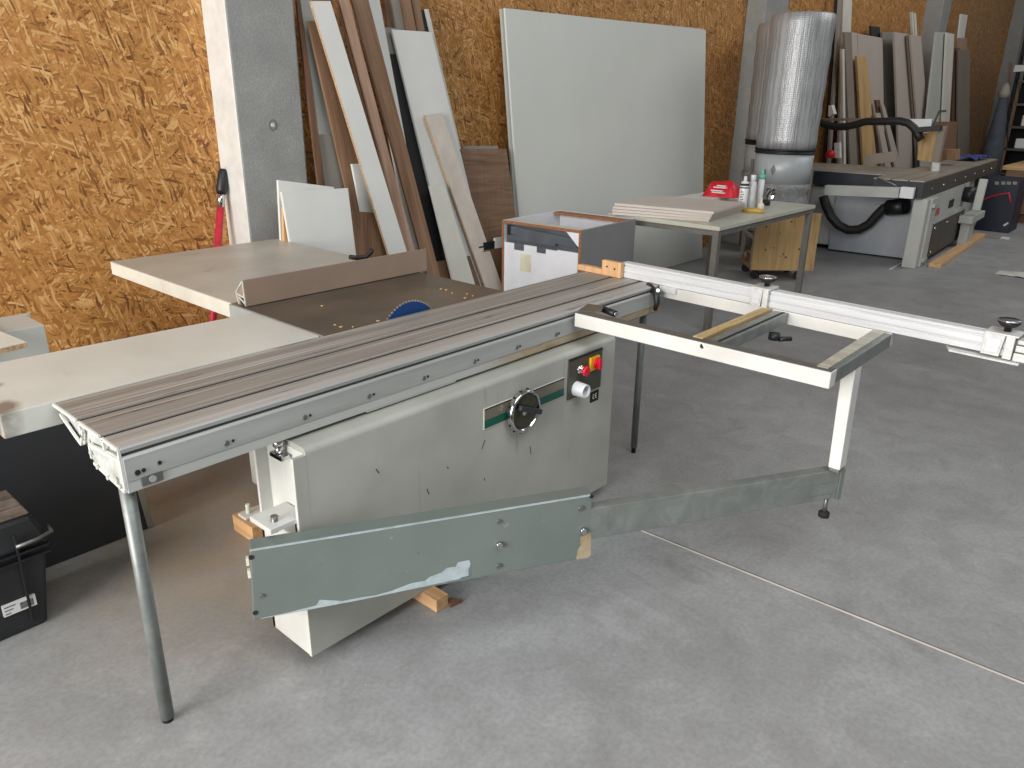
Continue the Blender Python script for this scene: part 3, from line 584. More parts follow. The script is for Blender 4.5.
b = MB().hexa([ff(s2_-.115, -.02, -.012), ff(s2_+.12, -.02, -.012), ff(s2_+.12, .035, -.012), ff(s2_-.09, .035, -.012)], [ff(s2_-.115, -.02, -.006), ff(s2_+.12, -.02, -.006), ff(s2_+.12, .035, -.006), ff(s2_-.09, .035, -.006)]); b.build('stop_foot_plate', M['cast_white'], cfn, bevel=.001)
# clamp under the fence
b = MB().hexa([ff(.23, .0, -.022), ff(.30, .0, -.022), ff(.30, .02, -.022), ff(.23, .02, -.022)], [ff(.23, .0, .004), ff(.30, .0, .004), ff(.30, .02, .004), ff(.23, .02, .004)]); cl = b.build('clamp_bracket', M['cast_white'], cfn, bevel=.002)
g = ff(.20, .05, -.012)
b = MB().cyl(g+Vector((.03, .04, .008)), g, .015, 14); b.tube([g, g+Vector((-.012, -.03, -.01)), g+Vector((-.02, -.04, -.05)), g+Vector((-.024, -.036, -.085))], [.015, .017, .013, .009], 12); lo_ = b.build('ratchet_lever', M['black'], cfn, cl); MB().cyl(g+Vector((-.014, -.034, .0)), g+Vector((-.02, -.04, .006)), .008, 12).build('lever_screw', M['chrome'], cfn, cl)

# wooden block on the fence end
wb = thing('wooden_stop_block', 'orange pine block screwed to the fence end over the sliding table', 'wood block', tuple(FA))
b = MB()
b.hexa([ff(-.112, .004, .001), ff(.0, .004, .001), ff(.0, .03, .001), ff(-.112, .03, .001)], [ff(-.112, .004, .072), ff(.0, .004, .072), ff(.0, .03, .072), ff(-.112, .03, .072)])
b.build('upright_block', M['orange_wood'], wb, bevel=.002)
b = MB().hexa([ff(-.26, .0, .001), ff(-.112, .0, .001), ff(-.112, .032, .001), ff(-.26, .032, .001)], [ff(-.26, .0, .028), ff(-.112, .0, .028), ff(-.112, .032, .028), ff(-.26, .032, .028)]); b.build('low_strip', M['orange_wood'], wb, bevel=.002)
b = MB(); [b.cyl(ff(s, .029, z), ff(s, .0315, z), .005, 10) for s, z in ((-.08, .045), (-.035, .04))]; b.build('screw', M['slot'], wb)

# blocks the saw stands on
def block(x0, x1, y0, y1, z1, label, rz=0.):
    c = Vector(((x0+x1)/2, (y0+y1)/2, 0)); fm = Matrix.Translation(c) @ Matrix.Rotation(-PI/2, 4, 'X')
    # grain (local z) runs along world y
    b = MB(); b.box(x0, x1, y0, y1, 0, z1)
    b.v = [fm.inverted() @ v for v in b.v]; o = b.build('wooden_block', M['orange_wood'], frame=fm, local=True, bevel=.002); return tag(o, label, 'wood block')
q = on(436.7, 613, z=0)
block(q.x, q.x+.055, q.y, q.y+.25, .0495, 'small pine block under the front of the saw base, below the green-grey arm')
block(pb.x-.06, pb.x+.04, pb.y-.09, pb.y+.06, .07, 'orange pine block on the floor behind the saw base end lug')
ch = MB(); q = on(452, 604, z=0); ch.prism([q+Vector(d) for d in ((-.02, -.012, 0), (.03, -.02, 0), (.012, .02, 0), (-.015, .02, 0))], (0, 0, .012)); tag(ch.build('wood_splinter', M['oak_dk'], frame=Matrix.Translation(q)), 'brown wood splinter lying beside the small pine block', 'wood chip')

# ================================================================== LEFT FOREGROUND
# black sheet leaning under the extension table
dp = thing('black_board', 'large black panel standing on edge under the grey extension table, behind the toolbox', 'board', (-.2, 1.12, 0))
q0 = Vector((.452, 1.12, .002)); b = MB()
b.hexa([(-1.3, 1.10, .002), (.452, 1.12, .002), (.452, 1.138, .002), (-1.3, 1.118, .002)], [(-1.3, 1.18, .62), (.4225, 1.20, .62), (.4225, 1.218, .62), (-1.3, 1.198, .62)])
b.build('sheet', M['anthr'], dp, bevel=.001)
b = MB().hexa([(.43, 1.1165, .004), (.4525, 1.1165, .004), (.4525, 1.12, .004), (.43, 1.12, .004)], [(.4005, 1.1965, .62), (.423, 1.1965, .62), (.423, 1.20, .62), (.4005, 1.20, .62)]); lab(b.build('grey_edge_band', M['gry'], dp), 'grey strip along right edge')
# toolbox
tb_ = thing('toolbox', 'black plastic toolbox with a sawdust-covered lid at the left edge', 'toolbox', (-.3, .92, 0))
TX0, TX1, TY0, TY1 = -.62, -.012, .765, 1.05
b = MB().hexa([(TX0, TY0+.01, 0), (TX1-.045, TY0+.01, 0), (TX1-.045, TY1-.02, 0), (TX0, TY1-.02, 0)], [(TX0, TY0, .3), (TX1, TY0, .3), (TX1, TY1-.01, .3), (TX0, TY1-.01, .3)]); bd = b.build('box_body', M['tool_blk'], tb_, bevel=.012)
b = MB().hexa([(TX0, TY0-.012, .3), (TX1+.012, TY0-.012, .3), (TX1+.012, TY1, .3), (TX0, TY1, .3)], [(TX0, TY0+.02, .395), (TX1-.018, TY0+.02, .395), (TX1-.018, TY1-.02, .395), (TX0, TY1-.02, .395)]); ld = b.build('lid', M['tool_blk'], tb_, bevel=.014)
b = MB()
for k in range(3): y = TY0+.03+k*.075; b.box(TX0+.01, TX1-.022, y, y+.068, .394, .402)
b.build('lid_slats', M['tool_lid'], tb_, ld, .004)
b = MB()
for z in (.262, .288): b.box(TX0, TX1+.004, TY0-.016, TY0+.002, z, z+.007)
for x in (TX1-.085, TX1-.30): b.bar((x, TY0-.012, .36), (x-.004, TY0+.002, .03), .008, .012, (0, -1, 0))
b.build('rib', M['black'], tb_, bd, .002)
b = MB().tube([(TX1-.09, TY0-.024, .325), (TX1-.03, TY0-.02, .325), (TX1+.018, TY0-.01, .33), (TX1+.02, TY0+.03, .335)], .006, 8); b.build('handle_rail', M['steel'], tb_, bd)
la = on(20, 610, y=TY0-.003); 
lb_ = MB().box(la.x-.045, la.x+.05, TY0-.002, TY0+.006, .088, .128).build('paper_label', M['paper'], tb_, bd)
b = MB(); xx = la.x+.004
for k in range(12):
    w = random.choice((.0015, .0025)); b.box(xx, xx+w, TY0-.0028, TY0, .094, .118); xx += w+.0015
for k in range(3): b.box(la.x-.040, la.x-.008-.008*k, TY0-.0028, TY0, .118-.012*k, .121-.012*k)
b.build('barcode', M['ink'], tb_, bd)
# white cabinet carcase and loose board at far left
wc = thing('white_cabinet', 'white cabinet against the strand-board wall at the left edge', 'cabinet', (-.3, 1.5, 0))
qa = on(36.5, 359, z=.86); qb = on(33, 341, y=1.2)
b = MB().box(-.9, .25, 1.26, 1.46, 0, .868); b.build('carcase', M['mdf_g'], wc, bevel=.002)
b = MB().box(-.9, .27, 1.47, 1.49, 0, .866); b.build('back_panel', M['mdf_g'], wc, bevel=.002)
lbz = .87
TLp = [on(-60, 306, z=lbz+.02), on(0, 324, z=lbz+.02), on(26.5, 342, z=lbz+.02), on(-1, 349, z=lbz+.02), on(-60, 362, z=lbz+.02)]
lbt = thing('loose_board', 'pale board with chipboard edge lying on the white cabinet at left', 'board', tuple(TLp[2]-Vector((.1, 0, .02))))
b = MB().prism([TLp[0]-Vector((0, 0, .0185)), TLp[2]-Vector((0, 0, .0185)), TLp[4]-Vector((0, 0, .0185))], (0, 0, .0165)); b.build('chipboard_core', M['chipbd'], lbt)
b = MB().prism([TLp[0]-Vector((0, 0, .002)), TLp[2]-Vector((0, 0, .002)), TLp[4]-Vector((0, 0, .002))], (0, 0, .002)); lab(b.build('melamine_face', M['cream'], lbt), 'smooth cream face')

# red pole with black head
ptop = on(223, 169, y=2.60); pm = on(218, 245, y=2.56); dirp = (pm-ptop).normalized(); tend = ptop+dirp*((ptop.z-.0)/-dirp.z)
rp = thing('red_clamp_pole', 'red pole with black and silver head leaning beside the concrete pillar', 'pole', (tend.x, tend.y, 0))
at = lambda u, v: None
LP = (tend-ptop).length; P_ = lambda s: ptop+dirp*s
b = MB().tube([P_(.21), P_(LP)], .021, 14); b.build('shaft', M['pole'], rp)
b = MB().tube([P_(.13), P_(.22)], .0225, 14); lab(b.build('silver_collar', M['chrome'], rp), 'silver collar')
b = MB().tube([P_(0), P_(.02), P_(.12), P_(.14)], [.018, .026, .032, .028], 14); lab(b.build('head', M['black'], rp), 'black head')

# ================================================================== LEANING BOARDS
SL = .13; HREF = 2.6
def lean(tl, tr, bl, br, off, label, mat, th=.018, name='board', cat='board', group='boards leaning against the wall', edge=None, zmax=2.5, foot=True, minz=.004, shape=None):
    nrm = Vector((0, 1, -SL)); d0 = YW-.02-off-SL*HREF
    P = [onpl(u, v, nrm, d0) for u, v in (tl, tr, bl, br)]
    def ext(t, bt):
        t = t.copy(); bt = bt.copy(); d = (bt-t)
        if foot: bt = t + d*((t.z-minz)/(-d.z))
        if t.z > zmax: t = t + d*((t.z-zmax)/(-d.z))
        return t, bt
    tl_, bl_ = ext(P[0], P[2]); tr_, br_ = ext(P[1], P[3])
    nn = nrm.normalized()
    zx = (tl_-bl_).normalized(); yx = nn; xx_ = yx.cross(zx).normalized(); yx = zx.cross(xx_)
    fm = Matrix((( xx_.x, yx.x, zx.x, bl_.x), (xx_.y, yx.y, zx.y, bl_.y), (xx_.z, yx.z, zx.z, bl_.z), (0, 0, 0, 1)))
    b = MB(); tk = nn*th; b.hexa([bl_, br_, br_+tk, bl_+tk], [tl_, tr_, tr_+tk, tl_+tk])
    lift = max(0., -min(v.z for v in b.v)+.001)
    for v in b.v: v.z += lift
    if edge is None:
        o = b.build(name, mat, frame=fm, bevel=.001); return tag(o, label, cat, group)
    t = bpy.data.objects.new(name, None); COL.objects.link(t); t.matrix_world = fm; ROOTS[t] = fm; tag(t, label, cat, group)
    b.build('board_face', mat, t, bevel=.0008)
    for side in edge[1]:
        e = MB(); A, B = (bl_, tl_) if side == 'l' else (br_, tr_)
        sd = (br_-bl_).normalized()*(.0012 if side == 'r' else -.0012)
        e.hexa([A, A+sd, A+sd+tk, A+tk], [B, B+sd, B+sd+tk, B+tk]); [setattr(v, 'z', v.z+lift) for v in e.v]
        lab(e.build('edge_strip', edge[0], t), edge[2])
    return t
G1 = 'offcut boards leaning between the pillar and the big sheet'
# (back row, seen over the top)
lean((296.5, 0), (300.5, 0), (318, 182), (325, 183), .10, 'narrow dark brown board tight against the concrete pillar', M['oak_dk'], name='leaning_board', group=G1)
lean((300, 0), (312, 0), (321, 143), (334, 143), .045, 'tall grey-white board second from the concrete pillar', M['mdf_g'], name='leaning_board', group=G1)
lean((318, 134.5), (332, 134), (325, 185), (346, 186), .072, 'short grey board low behind the white squares near the pillar', M['gry'], name='leaning_board', group=G1)
lean((308, 21), (322, 20), (351, 210), (371, 211), .125, 'brown oak-veneer board just left of the long white board', M['oak'], name='leaning_board', group=G1)
lean((352, 164), (368, 163), (361, 211), (384, 213), .150, 'small white offcut half hidden behind the long white board', M['mdf_w'], name='leaning_board', group=G1)
lean((311, 1), (330.5, 1), (388, 252), (407, 252), .255, 'long white board with chipped edge, leaning furthest left in front', M['mdf_w'], name='leaning_board', group=G1, edge=(M['chipbd'], 'l', 'chipped bare edge'))
lean((330, -30), (341, -30), (400, 250), (408, 250), .205, 'dark brown board edge right behind the long white board', M['oak_dk'], name='leaning_board', group=G1)
lean((340, -2), (348.5, -2), (405, 250.6), (414.5, 250.6), .232, 'slim pinkish oak board along the right of the long white board', M['oak_pink'], name='leaning_board', group=G1)
lean((349, -10), (366, -10), (420.6, 250.6), (434, 252), .180, 'brown oak board left of the black board', M['oak'], name='leaning_board', group=G1)
lean((361, -6), (378.5, -6), (402, 201), (417, 203), .105, 'white board squeezed between two brown oak boards and the black one', M['mdf_w'], name='leaning_board', group=G1)
lean((384, 27), (396, 28), (389, 56), (401, 56), .055, 'small grey offcut above the black board', M['gry'], name='leaning_board', group=G1)
lean((384, 54), (400, 54), (428, 263), (444, 262), .075, 'narrow black board behind the wide white board', M['blackboard'], name='leaning_board', group=G1)
lean((382, -20), (390, -20), (400, 120), (408, 120), .012, 'reddish dark strip at the very back above the black board', M['oak_dk'], name='leaning_board', group=G1)
lean((388, -20), (401, -20), (412, 120), (424, 120), .032, 'grey board at the back behind the wide white board', M['gry'], name='leaning_board', group=G1)
lean((397, -20), (407, -20), (424, 120), (433, 120), .052, 'left one of two brown planks behind the wide white board', M['oak'], name='leaning_board', group=G1)
lean((408, -20), (415.5, -20), (434, 120), (441, 120), .032, 'right one of two brown planks behind the wide white board', M['oak'], name='leaning_board', group=G1)
lean((416, 10), (427, 9.5), (440, 110), (450, 110), .010, 'dark grey board peeking out right of the two brown planks', M['anthr'], name='leaning_board', group=G1)
lean((425.5, 9), (428.5, 9), (449, 110), (452, 110), .034, 'thin pale strip at the right rim of the dark grey board', M['cream'], name='leaning_board', group=G1)
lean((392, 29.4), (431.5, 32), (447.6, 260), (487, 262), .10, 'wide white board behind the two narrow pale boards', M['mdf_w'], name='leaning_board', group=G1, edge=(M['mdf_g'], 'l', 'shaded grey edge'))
lean((425, 115), (442, 113), (484, 283), (499, 277), .142, 'pale unpainted board resting on the wide white board', M['pinkboard'], name='leaning_board', group=G1, edge=(M['chipbd'], 'l', 'bare brown edge'))
lean((430, 186), (445, 185), (453, 281), (475.7, 286), .165, 'shortest pale board in front of the wide white board', M['cream'], name='leaning_board', group=G1)
lean((461, 149), (506.5, 148.7), (466, 268), (522, 262), .05, 'square brown veneered panel left of the big pale sheet', M['walnut_h'], name='veneer_board', group=G1)
lean((463, 146), (498, 146), (466, 200), (503, 200), .025, 'grey panel whose top shows above the square veneered panel', M['gry'], name='leaning_board', group=G1)
lean((352, 211), (378, 213), (354, 250), (386, 252), .175, 'low brown veneered offcut behind the front white square', M['oak'], name='leaning_board', group=G1)
lean((429, 263), (470, 256), (440, 290), (482, 290), .120, 'low brown board across the foot of the black board', M['oak_dk'], name='leaning_board', group=G1)
# white squares behind the rear extension table
lean((278, 180), (334, 187), (281, 240), (340, 247), .245, 'rear one of two white square panels in front of the pillar', M['mdf_w'], name='white_board', group='white square panels by the pillar')
lean((281.5, 192), (348, 188), (292, 255), (357, 262), .32, 'front one of two white square panels in front of the pillar', M['mdf_w'], name='white_board', group='white square panels by the pillar')
lean((283, 207), (288, 206), (284, 245), (291, 246), .285, 'narrow brown offcut between the two white square panels', M['pine'], name='leaning_board', group=G1)
# the big sheets
SL = .09
for k, (dx, lbl) in enumerate(((0, 'large pale grey sheet, front of the leaning stack, wider than any other board'), (-4, 'large sheet directly behind the front big pale sheet'), (-2, 'rearmost large pale sheet of the big stack'))):
    b_off = .10-.022*k
    tag_ = lean((505+dx, 8+k*.6), (706-k, 30-k*.6), (519+dx, 215), (702-k, 256), b_off-.02, lbl, M['sheet'] if k != 1 else M['mdf_g'], name='large_sheet', group='large pale sheets leaning on the wall')

# right-hand stack of boards (beyond the dust bags)
G2 = 'boards leaning on the wall behind the second saw'
def rb(tl, tr, bl, br, off, label, mat, name='leaning_board', **k): return lean(tl, tr, bl, br, off+.03, label, mat, name=name, group=G2, th=k.pop('th', .03), zmax=3.6, **k)
SL = .06; HREF = 4.1
rb((843.5, -10), (852.5, -10), (841.5, 60), (850, 60), .0, 'tall white board rising above the beige boards at their left end', M['cream'])
rb((844.5, 32), (851.5, 32), (850, 160), (857, 160), .21, 'brown edge board at the left end of the beige boards', M['taupe'])
rb((842.3, 49), (844.6, 49), (843.5, 130), (845.6, 130), .245, 'thin cream stick just left of the beige boards', M['cream'])
rb((851, 32), (857, 33), (857, 160), (863, 160), .16, 'narrow beige board at the left of the wide beige board', M['beige'])
rb((857.5, 33.5), (882.5, 38), (862, 160), (885, 160), .12, 'wide beige board behind the yellowish plank', M['beige'])
rb((856.8, 56), (866.5, 57), (863, 155), (876, 155), .24, 'yellowish pine plank leaning against the wide beige board', M['pine_lt'])
rb((871, 26), (880, 27), (873, 60), (882, 60), .0, 'dark grey board end showing above the wide beige board', M['anthr'])
rb((882.5, 32), (894.5, 32), (889, 150), (899, 150), .06, 'grey board right of the wide beige board', M['gry'])
rb((894.5, 32), (909, 34), (899, 160), (912.5, 160), .24, 'beige board in the middle of the row behind the second saw', M['beige'])
rb((907.8, 35), (910.6, 35), (914, 118), (917, 118), .29, 'narrow shaded grey board between two beige boards', M['taupe'])
rb((910.5, 35), (921, 36), (917, 118), (928, 118), .33, 'beige board next to the cream channel boards', M['beige'])
rb((911.6, 12), (913.2, 12), (914.5, 60), (916, 60), .25, 'left thin white stick above the beige boards', M['cream'])
rb((914, 13), (916, 13), (917, 60), (919, 60), .25, 'right thin white stick above the beige boards', M['cream'])
rb((875.5, 113), (880.5, 113), (882.5, 150), (888, 150), .30, 'small light stick in front of the row, right of the yellowish plank', M['beige'])
rb((881.5, 105), (884.5, 105), (893, 158), (899, 158), .27, 'slanting short beige board in front of the row', M['beige'])
rb((876, 100), (880, 100), (883, 150), (886, 150), .22, 'dark short board behind the small light stick', M['oak_dk'])
rb((936.5, 32), (947, 32.5), (927, 118), (943, 122), .42, 'wide cream-grey board with a white board at its right', M['mdf_g'])
rb((947, 32.5), (954.5, 34), (942.5, 122), (949.5, 123), .47, 'cream-white board right of the pillar, brightest of the row', M['cream'])
rb((956, 48), (960, 48), (950, 150), (955, 150), .28, 'dark board in shadow right of the brightest board', M['oak_dk'])
rb((958.5, 50), (970, 50), (957.5, 155), (969.5, 155), .33, 'tall taupe board at the right end of the row', M['taupe'])
rb((957.5, 38), (967, 38), (957.5, 60), (967, 60), .27, 'pinkish board end above the tall taupe board', M['oak_pink'])
rb((961.5, 14), (967.8, 15), (958.5, 40), (964, 40), .22, 'short white board end above the pinkish board', M['mdf_w'])
rb((944, 122), (957.3, 122), (943, 149), (955.8, 149), .60, 'square brown block of wood standing under the brightest board', M['oak'], th=.15)
rb((837.5, -10), (840, -10), (829, 104), (832, 104), .02, 'slim dark bar standing beside the dust bag', M['blackboard'])
rb((840.6, -10), (842.6, -10), (832.5, 104), (835, 104), .06, 'slim grey bar beside the slim dark bar', M['gry'])

# ================================================================== CABINET CARCASE AND BENCH
cbz = .805
c1 = on(583.5, 230.4, z=cbz); c2 = on(499, 221, z=cbz); c3 = on(635, 220, z=cbz)
CX0 = 0.; CX1 = (c3-c1).length+.06; CY0 = 0.; CY1 = (c2-c1).length+.01
cc = thing('drawer_cabinet', 'open white cabinet carcase with drawer runners, behind the sliding table', 'cabinet', (c1.x-.02, c1.y, 0), math.radians(3.))
t_ = .02
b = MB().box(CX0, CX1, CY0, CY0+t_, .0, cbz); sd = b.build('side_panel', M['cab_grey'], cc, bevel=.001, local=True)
MB().box(CX0-.002, CX0+.0005, CY0, CY0+t_, 0, cbz).build('edge_banding', M['brown_edge'], cc, sd, local=True)
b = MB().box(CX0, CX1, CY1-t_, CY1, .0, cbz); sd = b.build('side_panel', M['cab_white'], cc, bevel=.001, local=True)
MB().box(CX0-.002, CX0+.0005, CY1-t_, CY1, 0, cbz).build('edge_banding', M['brown_edge'], cc, sd, local=True)
b = MB().box(CX1-t_, CX1, CY0+t_, CY1-t_, .0, cbz); b.build('back_panel', M['cab_white'], cc, local=True)
b = MB().box(CX0+.02, CX1-t_, CY0+t_, CY1-t_, .28, .30); b.build('shelf', M['cab_white'], cc, local=True)
b = MB().box(CX0+.003, CX0+.09, CY0+t_, CY1-t_, cbz-.02, cbz); rl = b.build('front_rail', M['cream'], cc, local=True)
MB().box(CX0-.001, CX0+.003, CY0+t_, CY1-t_, cbz-.02, cbz).build('edge_banding', M['brown_edge'], cc, rl, local=True)
b = MB().box(CX1-.11, CX1-t_, CY0+t_, CY1-t_, cbz-.02, cbz-.001); rl = b.build('rear_rail', M['brown_edge'], cc, local=True)
b = MB().box(CX0+.01, CX0+.022, CY0+t_, CY1-t_, .03, cbz-.16); b.build('drawer_front', M['cab_white'], cc, local=True)
b = MB().box(CX0+.03, CX0+.05, CY0+t_, CY1-t_, cbz-.19, cbz-.02); b.build('drawer_back', M['slide'], cc, local=True)
b = MB().bar((CX0+.012, CY1-.07, cbz-.065), (CX0+.012, CY0+.04, cbz-.095), .012, .06); b.box(CX0+.004, CX0+.016, CY0+.22, CY1-.05, cbz-.135, cbz-.10); b.build('drawer_runner', M['slide'], cc, local=True)
b = MB().box(CX0-.002, CX0+.016, CY1-.075, CY1-.05, cbz-.10, cbz-.03); b.build('runner_latch', M['black'], cc, local=True)
for (ya, yb, za_) in ((.11, .2, -.205), (.32, .4, -.2), (.4, .5, -.165)): MB().box(CX0+.007, CX0+.0105, CY1-yb, CY1-ya, cbz+za_, cbz-.155).build('notch', M['slide'], cc, local=True)
b = MB().prism([(CX0+.001, CY0+.02, cbz-.02), (CX0+.001, CY0+.13, cbz-.02), (CX0+.001, CY0+.02, cbz-.12)], (.016, 0, 0)); b.build('corner_brace', M['cab_white'], cc, local=True)
b = MB().box(CX0+.006, CX0+.0105, CY1-.27, CY1-.17, .45, .58); b.build('glue_stain', M['ivory'], cc, local=True)
dq = on(487, 246, x=CX0+.2)
tl2 = thing('black_clamp', 'small black clamp beside a white block, just left of the drawer cabinet', 'clamp', (3.9, 2.3, 0))
qk = on(488.5, 246, y=2.223); b = MB().box(qk.x-.05, qk.x+.07, 2.223, 2.24, qk.z-.03, qk.z+.03); b.cyl(qk+Vector((-.10, .009, 0)), qk+Vector((.1, .009, 0)), .008, 10); b.build('clamp_head', M['black'], tl2, bevel=.006)
b = MB().box(qk.x+.071, qk.x+.3, 2.223, 2.24, qk.z-.03, qk.z+.05); b.build('white_block', M['mdf_w'], tl2, bevel=.002)
b = MB().box(qk.x-.06, qk.x+.32, 2.223, 2.24, 0, qk.z-.0305); b.build('brown_support', M['oak_dk'], tl2, bevel=.002)

BZ = .80
f_l = on(724, 226, z=BZ); f_r = on(816, 205, z=BZ); b_l = on(610, 214.5, z=BZ)
BX0 = (f_l.x+b_l.x)/2; BX1 = f_r.x; BY0 = (f_l.y+f_r.y)/2; BY1 = b_l.y+.06
bn = thing('workbench', 'pale-topped workbench on square steel legs, in front of the big sheet', 'workbench', ((BX0+BX1)/2, (BY0+BY1)/2, 0))
b = MB().box(BX0, BX1, BY0, BY1, BZ-.03, BZ); b.build('bench_top', M['bench_top'], bn, bevel=.003)
b = MB(); i = .012
b.box(BX0+i, BX1-i, BY0+i, BY0+i+.04, BZ-.07, BZ-.03); b.box(BX0+i, BX1-i, BY1-i-.04, BY1-i, BZ-.07, BZ-.03); b.box(BX0+i, BX0+i+.04, BY0+.05, BY1-.05, BZ-.07, BZ-.03); b.box(BX1-i-.04, BX1-i, BY0+.05, BY1-.05, BZ-.07, BZ-.03)
b.build('bench_frame', M['bench_steel'], bn)
for x in (BX0+i, BX1-i-.045):
    for y in (BY0+i, BY1-i-.045): MB().box(x-.0015, x+.0465, y-.0015, y+.0465, 0, BZ-.0305).build('leg', M['bench_steel'], bn, bevel=.002)
# stack of panels on the bench
pt = .0195
for k in range(4):
    z0 = BZ+.001+k*(pt+.0025); t = k/3
    u0, v0, u1, v1 = 609.5+5*t, 215-9.5*t, 708.8+4.4*t, 221.8-7.4*t
    z0 = BZ+.001+k*(pt+.0025); A_ = on(u0, v0, z=z0); B_ = on(u1, v1, z=z0); ln = Vector((.80-.04*k, .09, 0))
    A_.x = max(A_.x, BX0-.06)
    p4 = [A_, B_, B_+ln, A_+ln+Vector((0, -.02, 0))]
    b = MB().prism(p4, (0, 0, pt))
    o = b.build('stacked_board', M['stackb'], frame=Matrix.Translation(p4[0]), bevel=.0008)
    tag(o, ['lowest panel of the fanned stack on the workbench, sticking out furthest', 'second panel from the bottom of the fanned stack on the workbench', 'second panel from the top of the fanned stack on the workbench', 'topmost panel of the fanned stack on the workbench, brownish face up'][k], 'panel', 'fanned panels on the workbench')
b = MB().box(5.45, BX1-.01, 1.50, BY1-.01, BZ+.001, BZ+.045); tag(b.build('white_slab', M['mdf_w'], frame=Matrix.Translation((5.7, 1.78, BZ)), bevel=.002), 'white slab at the back of the workbench under the red bag', 'board')
# red bag
qq = on(725, 196, z=BZ+.046)
rbg = thing('red_bag', 'crumpled red plastic bag with white print on the workbench', 'bag', (5.9, 1.72, BZ+.046))
bc_ = Vector((qq.x-.02, qq.y, BZ+.046)); g_r = MB(); nx, ny = 14, 8; vs = []
for j in range(ny+1):
    for i_ in range(nx+1):
        s = i_/nx-.5; t = j/ny-.5; h = max(0, 1-(abs(s)*2)**5)*max(0, 1-(abs(t)*2)**4)
        vs.append(bc_+Vector((t*.22+s*.04, -s*.29, .13*h*(1-.25*s)+.012*math.sin(9*s+4*t)*h)))
fs = [(j*(nx+1)+i_, j*(nx+1)+i_+1, (j+1)*(nx+1)+i_+1, (j+1)*(nx+1)+i_) for j in range(ny) for i_ in range(nx)]
g_r.add(vs, fs, True); nb_ = g_r.build('bag', M['bagred'], rbg)
pr = MB()
for (s0, s1_, t0, hz) in ((-.22, .2, -.47, .035), (-.26, .12, -.46, .05), (-.2, .22, -.42, .078), (-.1, .18, -.40, .092)):
    pr.hexa([bc_+Vector((t0*.22-.012, -s0*.29, hz)), bc_+Vector((t0*.22-.012, -s1_*.29, hz)), bc_+Vector((t0*.22+.02, -s1_*.29, hz)), bc_+Vector((t0*.22+.02, -s0*.29, hz))], [bc_+Vector((t0*.22-.01, -s0*.29, hz+.009)), bc_+Vector((t0*.22-.01, -s1_*.29, hz+.009)), bc_+Vector((t0*.22+.02, -s1_*.29, hz+.009)), bc_+Vector((t0*.22+.02, -s0*.29, hz+.009))])
pr.build('white_print', M['paper'], rbg, nb_)
# can, bottle, cartridge
def put(u, v): return on(u, v, z=BZ+.002)
q = put(742, 209.5); k_ = thing('spray_can', 'white spray can with black bands and vertical lettering on the workbench', 'spray can', tuple(q))
hc = .255
b = MB().lathe(q, (0, 0, 1), [(0, .034), (.004, .036), (hc*.80, .036), (hc*.86, .03)], 24); cb = b.build('can_body', M['white_pl'], k_)
b = MB().lathe(q+Vector((0, 0, hc*.84)), (0, 0, 1), [(0, .031), (hc*.04, .028), (hc*.06, .014), (hc*.2, .012), (hc*.22, .002)], 20); b.build('nozzle', M['white_pl'], k_)
b = MB(); 
for (z0, z1) in ((hc*.68, hc*.72), (hc*.76, hc*.83)): b.lathe(q+Vector((0, 0, z0)), (0, 0, 1), [(0, .0364), (z1-z0, .0362)], 24)
b.build('black_band', M['black'], k_, cb)
b = MB(); hd = Vector((CAM.x-q.x, CAM.y-q.y, 0)).normalized(); sdv = Vector((-hd.y, hd.x, 0))
for i_, z in enumerate((.045, .065, .085, .105, .125, .145)):
    o_ = q+hd*.0345+sdv*-.012+Vector((0, 0, z)); b.bar(o_-sdv*.011, o_+sdv*.011, .004, .005, (0, 0, 1)); b.bar(o_-sdv*(.011 if i_ % 2 else -.008)-Vector((0, 0, .006)), o_-sdv*(.009 if i_ % 2 else -.010)+Vector((0, 0, .008)), .004, .005, hd)
b.build('lettering', M['ink'], k_, cb)
q = put(750, 208.5); k_ = thing('plastic_bottle', 'clear and white plastic bottle between the spray can and the cartridge', 'bottle', tuple(q))
b = MB().lathe(q, (0, 0, 1), [(0, .03), (.01, .036), (.18, .036), (.215, .03), (.225, .018)], 24); b.build('bottle_body', M['bottle'], k_)
b = MB().lathe(q+Vector((0, 0, .223)), (0, 0, 1), [(0, .021), (.045, .022), (.05, .02)], 20); b.build('cap', M['white_pl'], k_)
q = put(758.5, 207); k_ = thing('sealant_cartridge', 'white sealant cartridge with teal top on the workbench', 'cartridge', tuple(q))
b = MB().lathe(q, (0, 0, 1), [(0, .026), (.235, .026)], 24); b.build('tube', M['white_pl'], k_)
b = MB().lathe(q+Vector((0, 0, .235)), (0, 0, 1), [(0, .031), (.03, .03), (.035, .012), (.075, .009), (.077, .002)], 20); lab(b.build('teal_top', M['teal'], k_), 'teal shoulder and nozzle')
q = put(750, 212.5); b = MB(); b.tube([q+Vector(v) for v in ((-.0, .06, .012), (.0, .0, .016), (.03, -.05, .015), (.05, -.10, .011))], [.012, .022, .018, .010], 10); tag(b.build('putty_tube', M['gold'], frame=Matrix.Translation(q)), 'yellow squeezed tube lying in front of the spray can', 'tube')
q = put(758, 210); b = MB().lathe(q+Vector((.0, -.02, .0)), (0, 0, 1), [(0, .03), (.05, .026), (.062, .012), (.10, .006)], 16); tag(b.build('glue_bottle', M['ivory'], frame=Matrix.Translation(q)), 'small ivory glue bottle before the cartridge', 'bottle')
q = put(762, 205); b = MB().lathe(q+Vector((.03, -.01, .0)), (0, 0, 1), [(0, .045), (.04, .045), (.042, .03), (.005, .028)], 20); tag(b.build('tape_roll', M['black'], frame=Matrix.Translation(q)), 'black tape roll behind the small ivory glue bottle', 'tape')

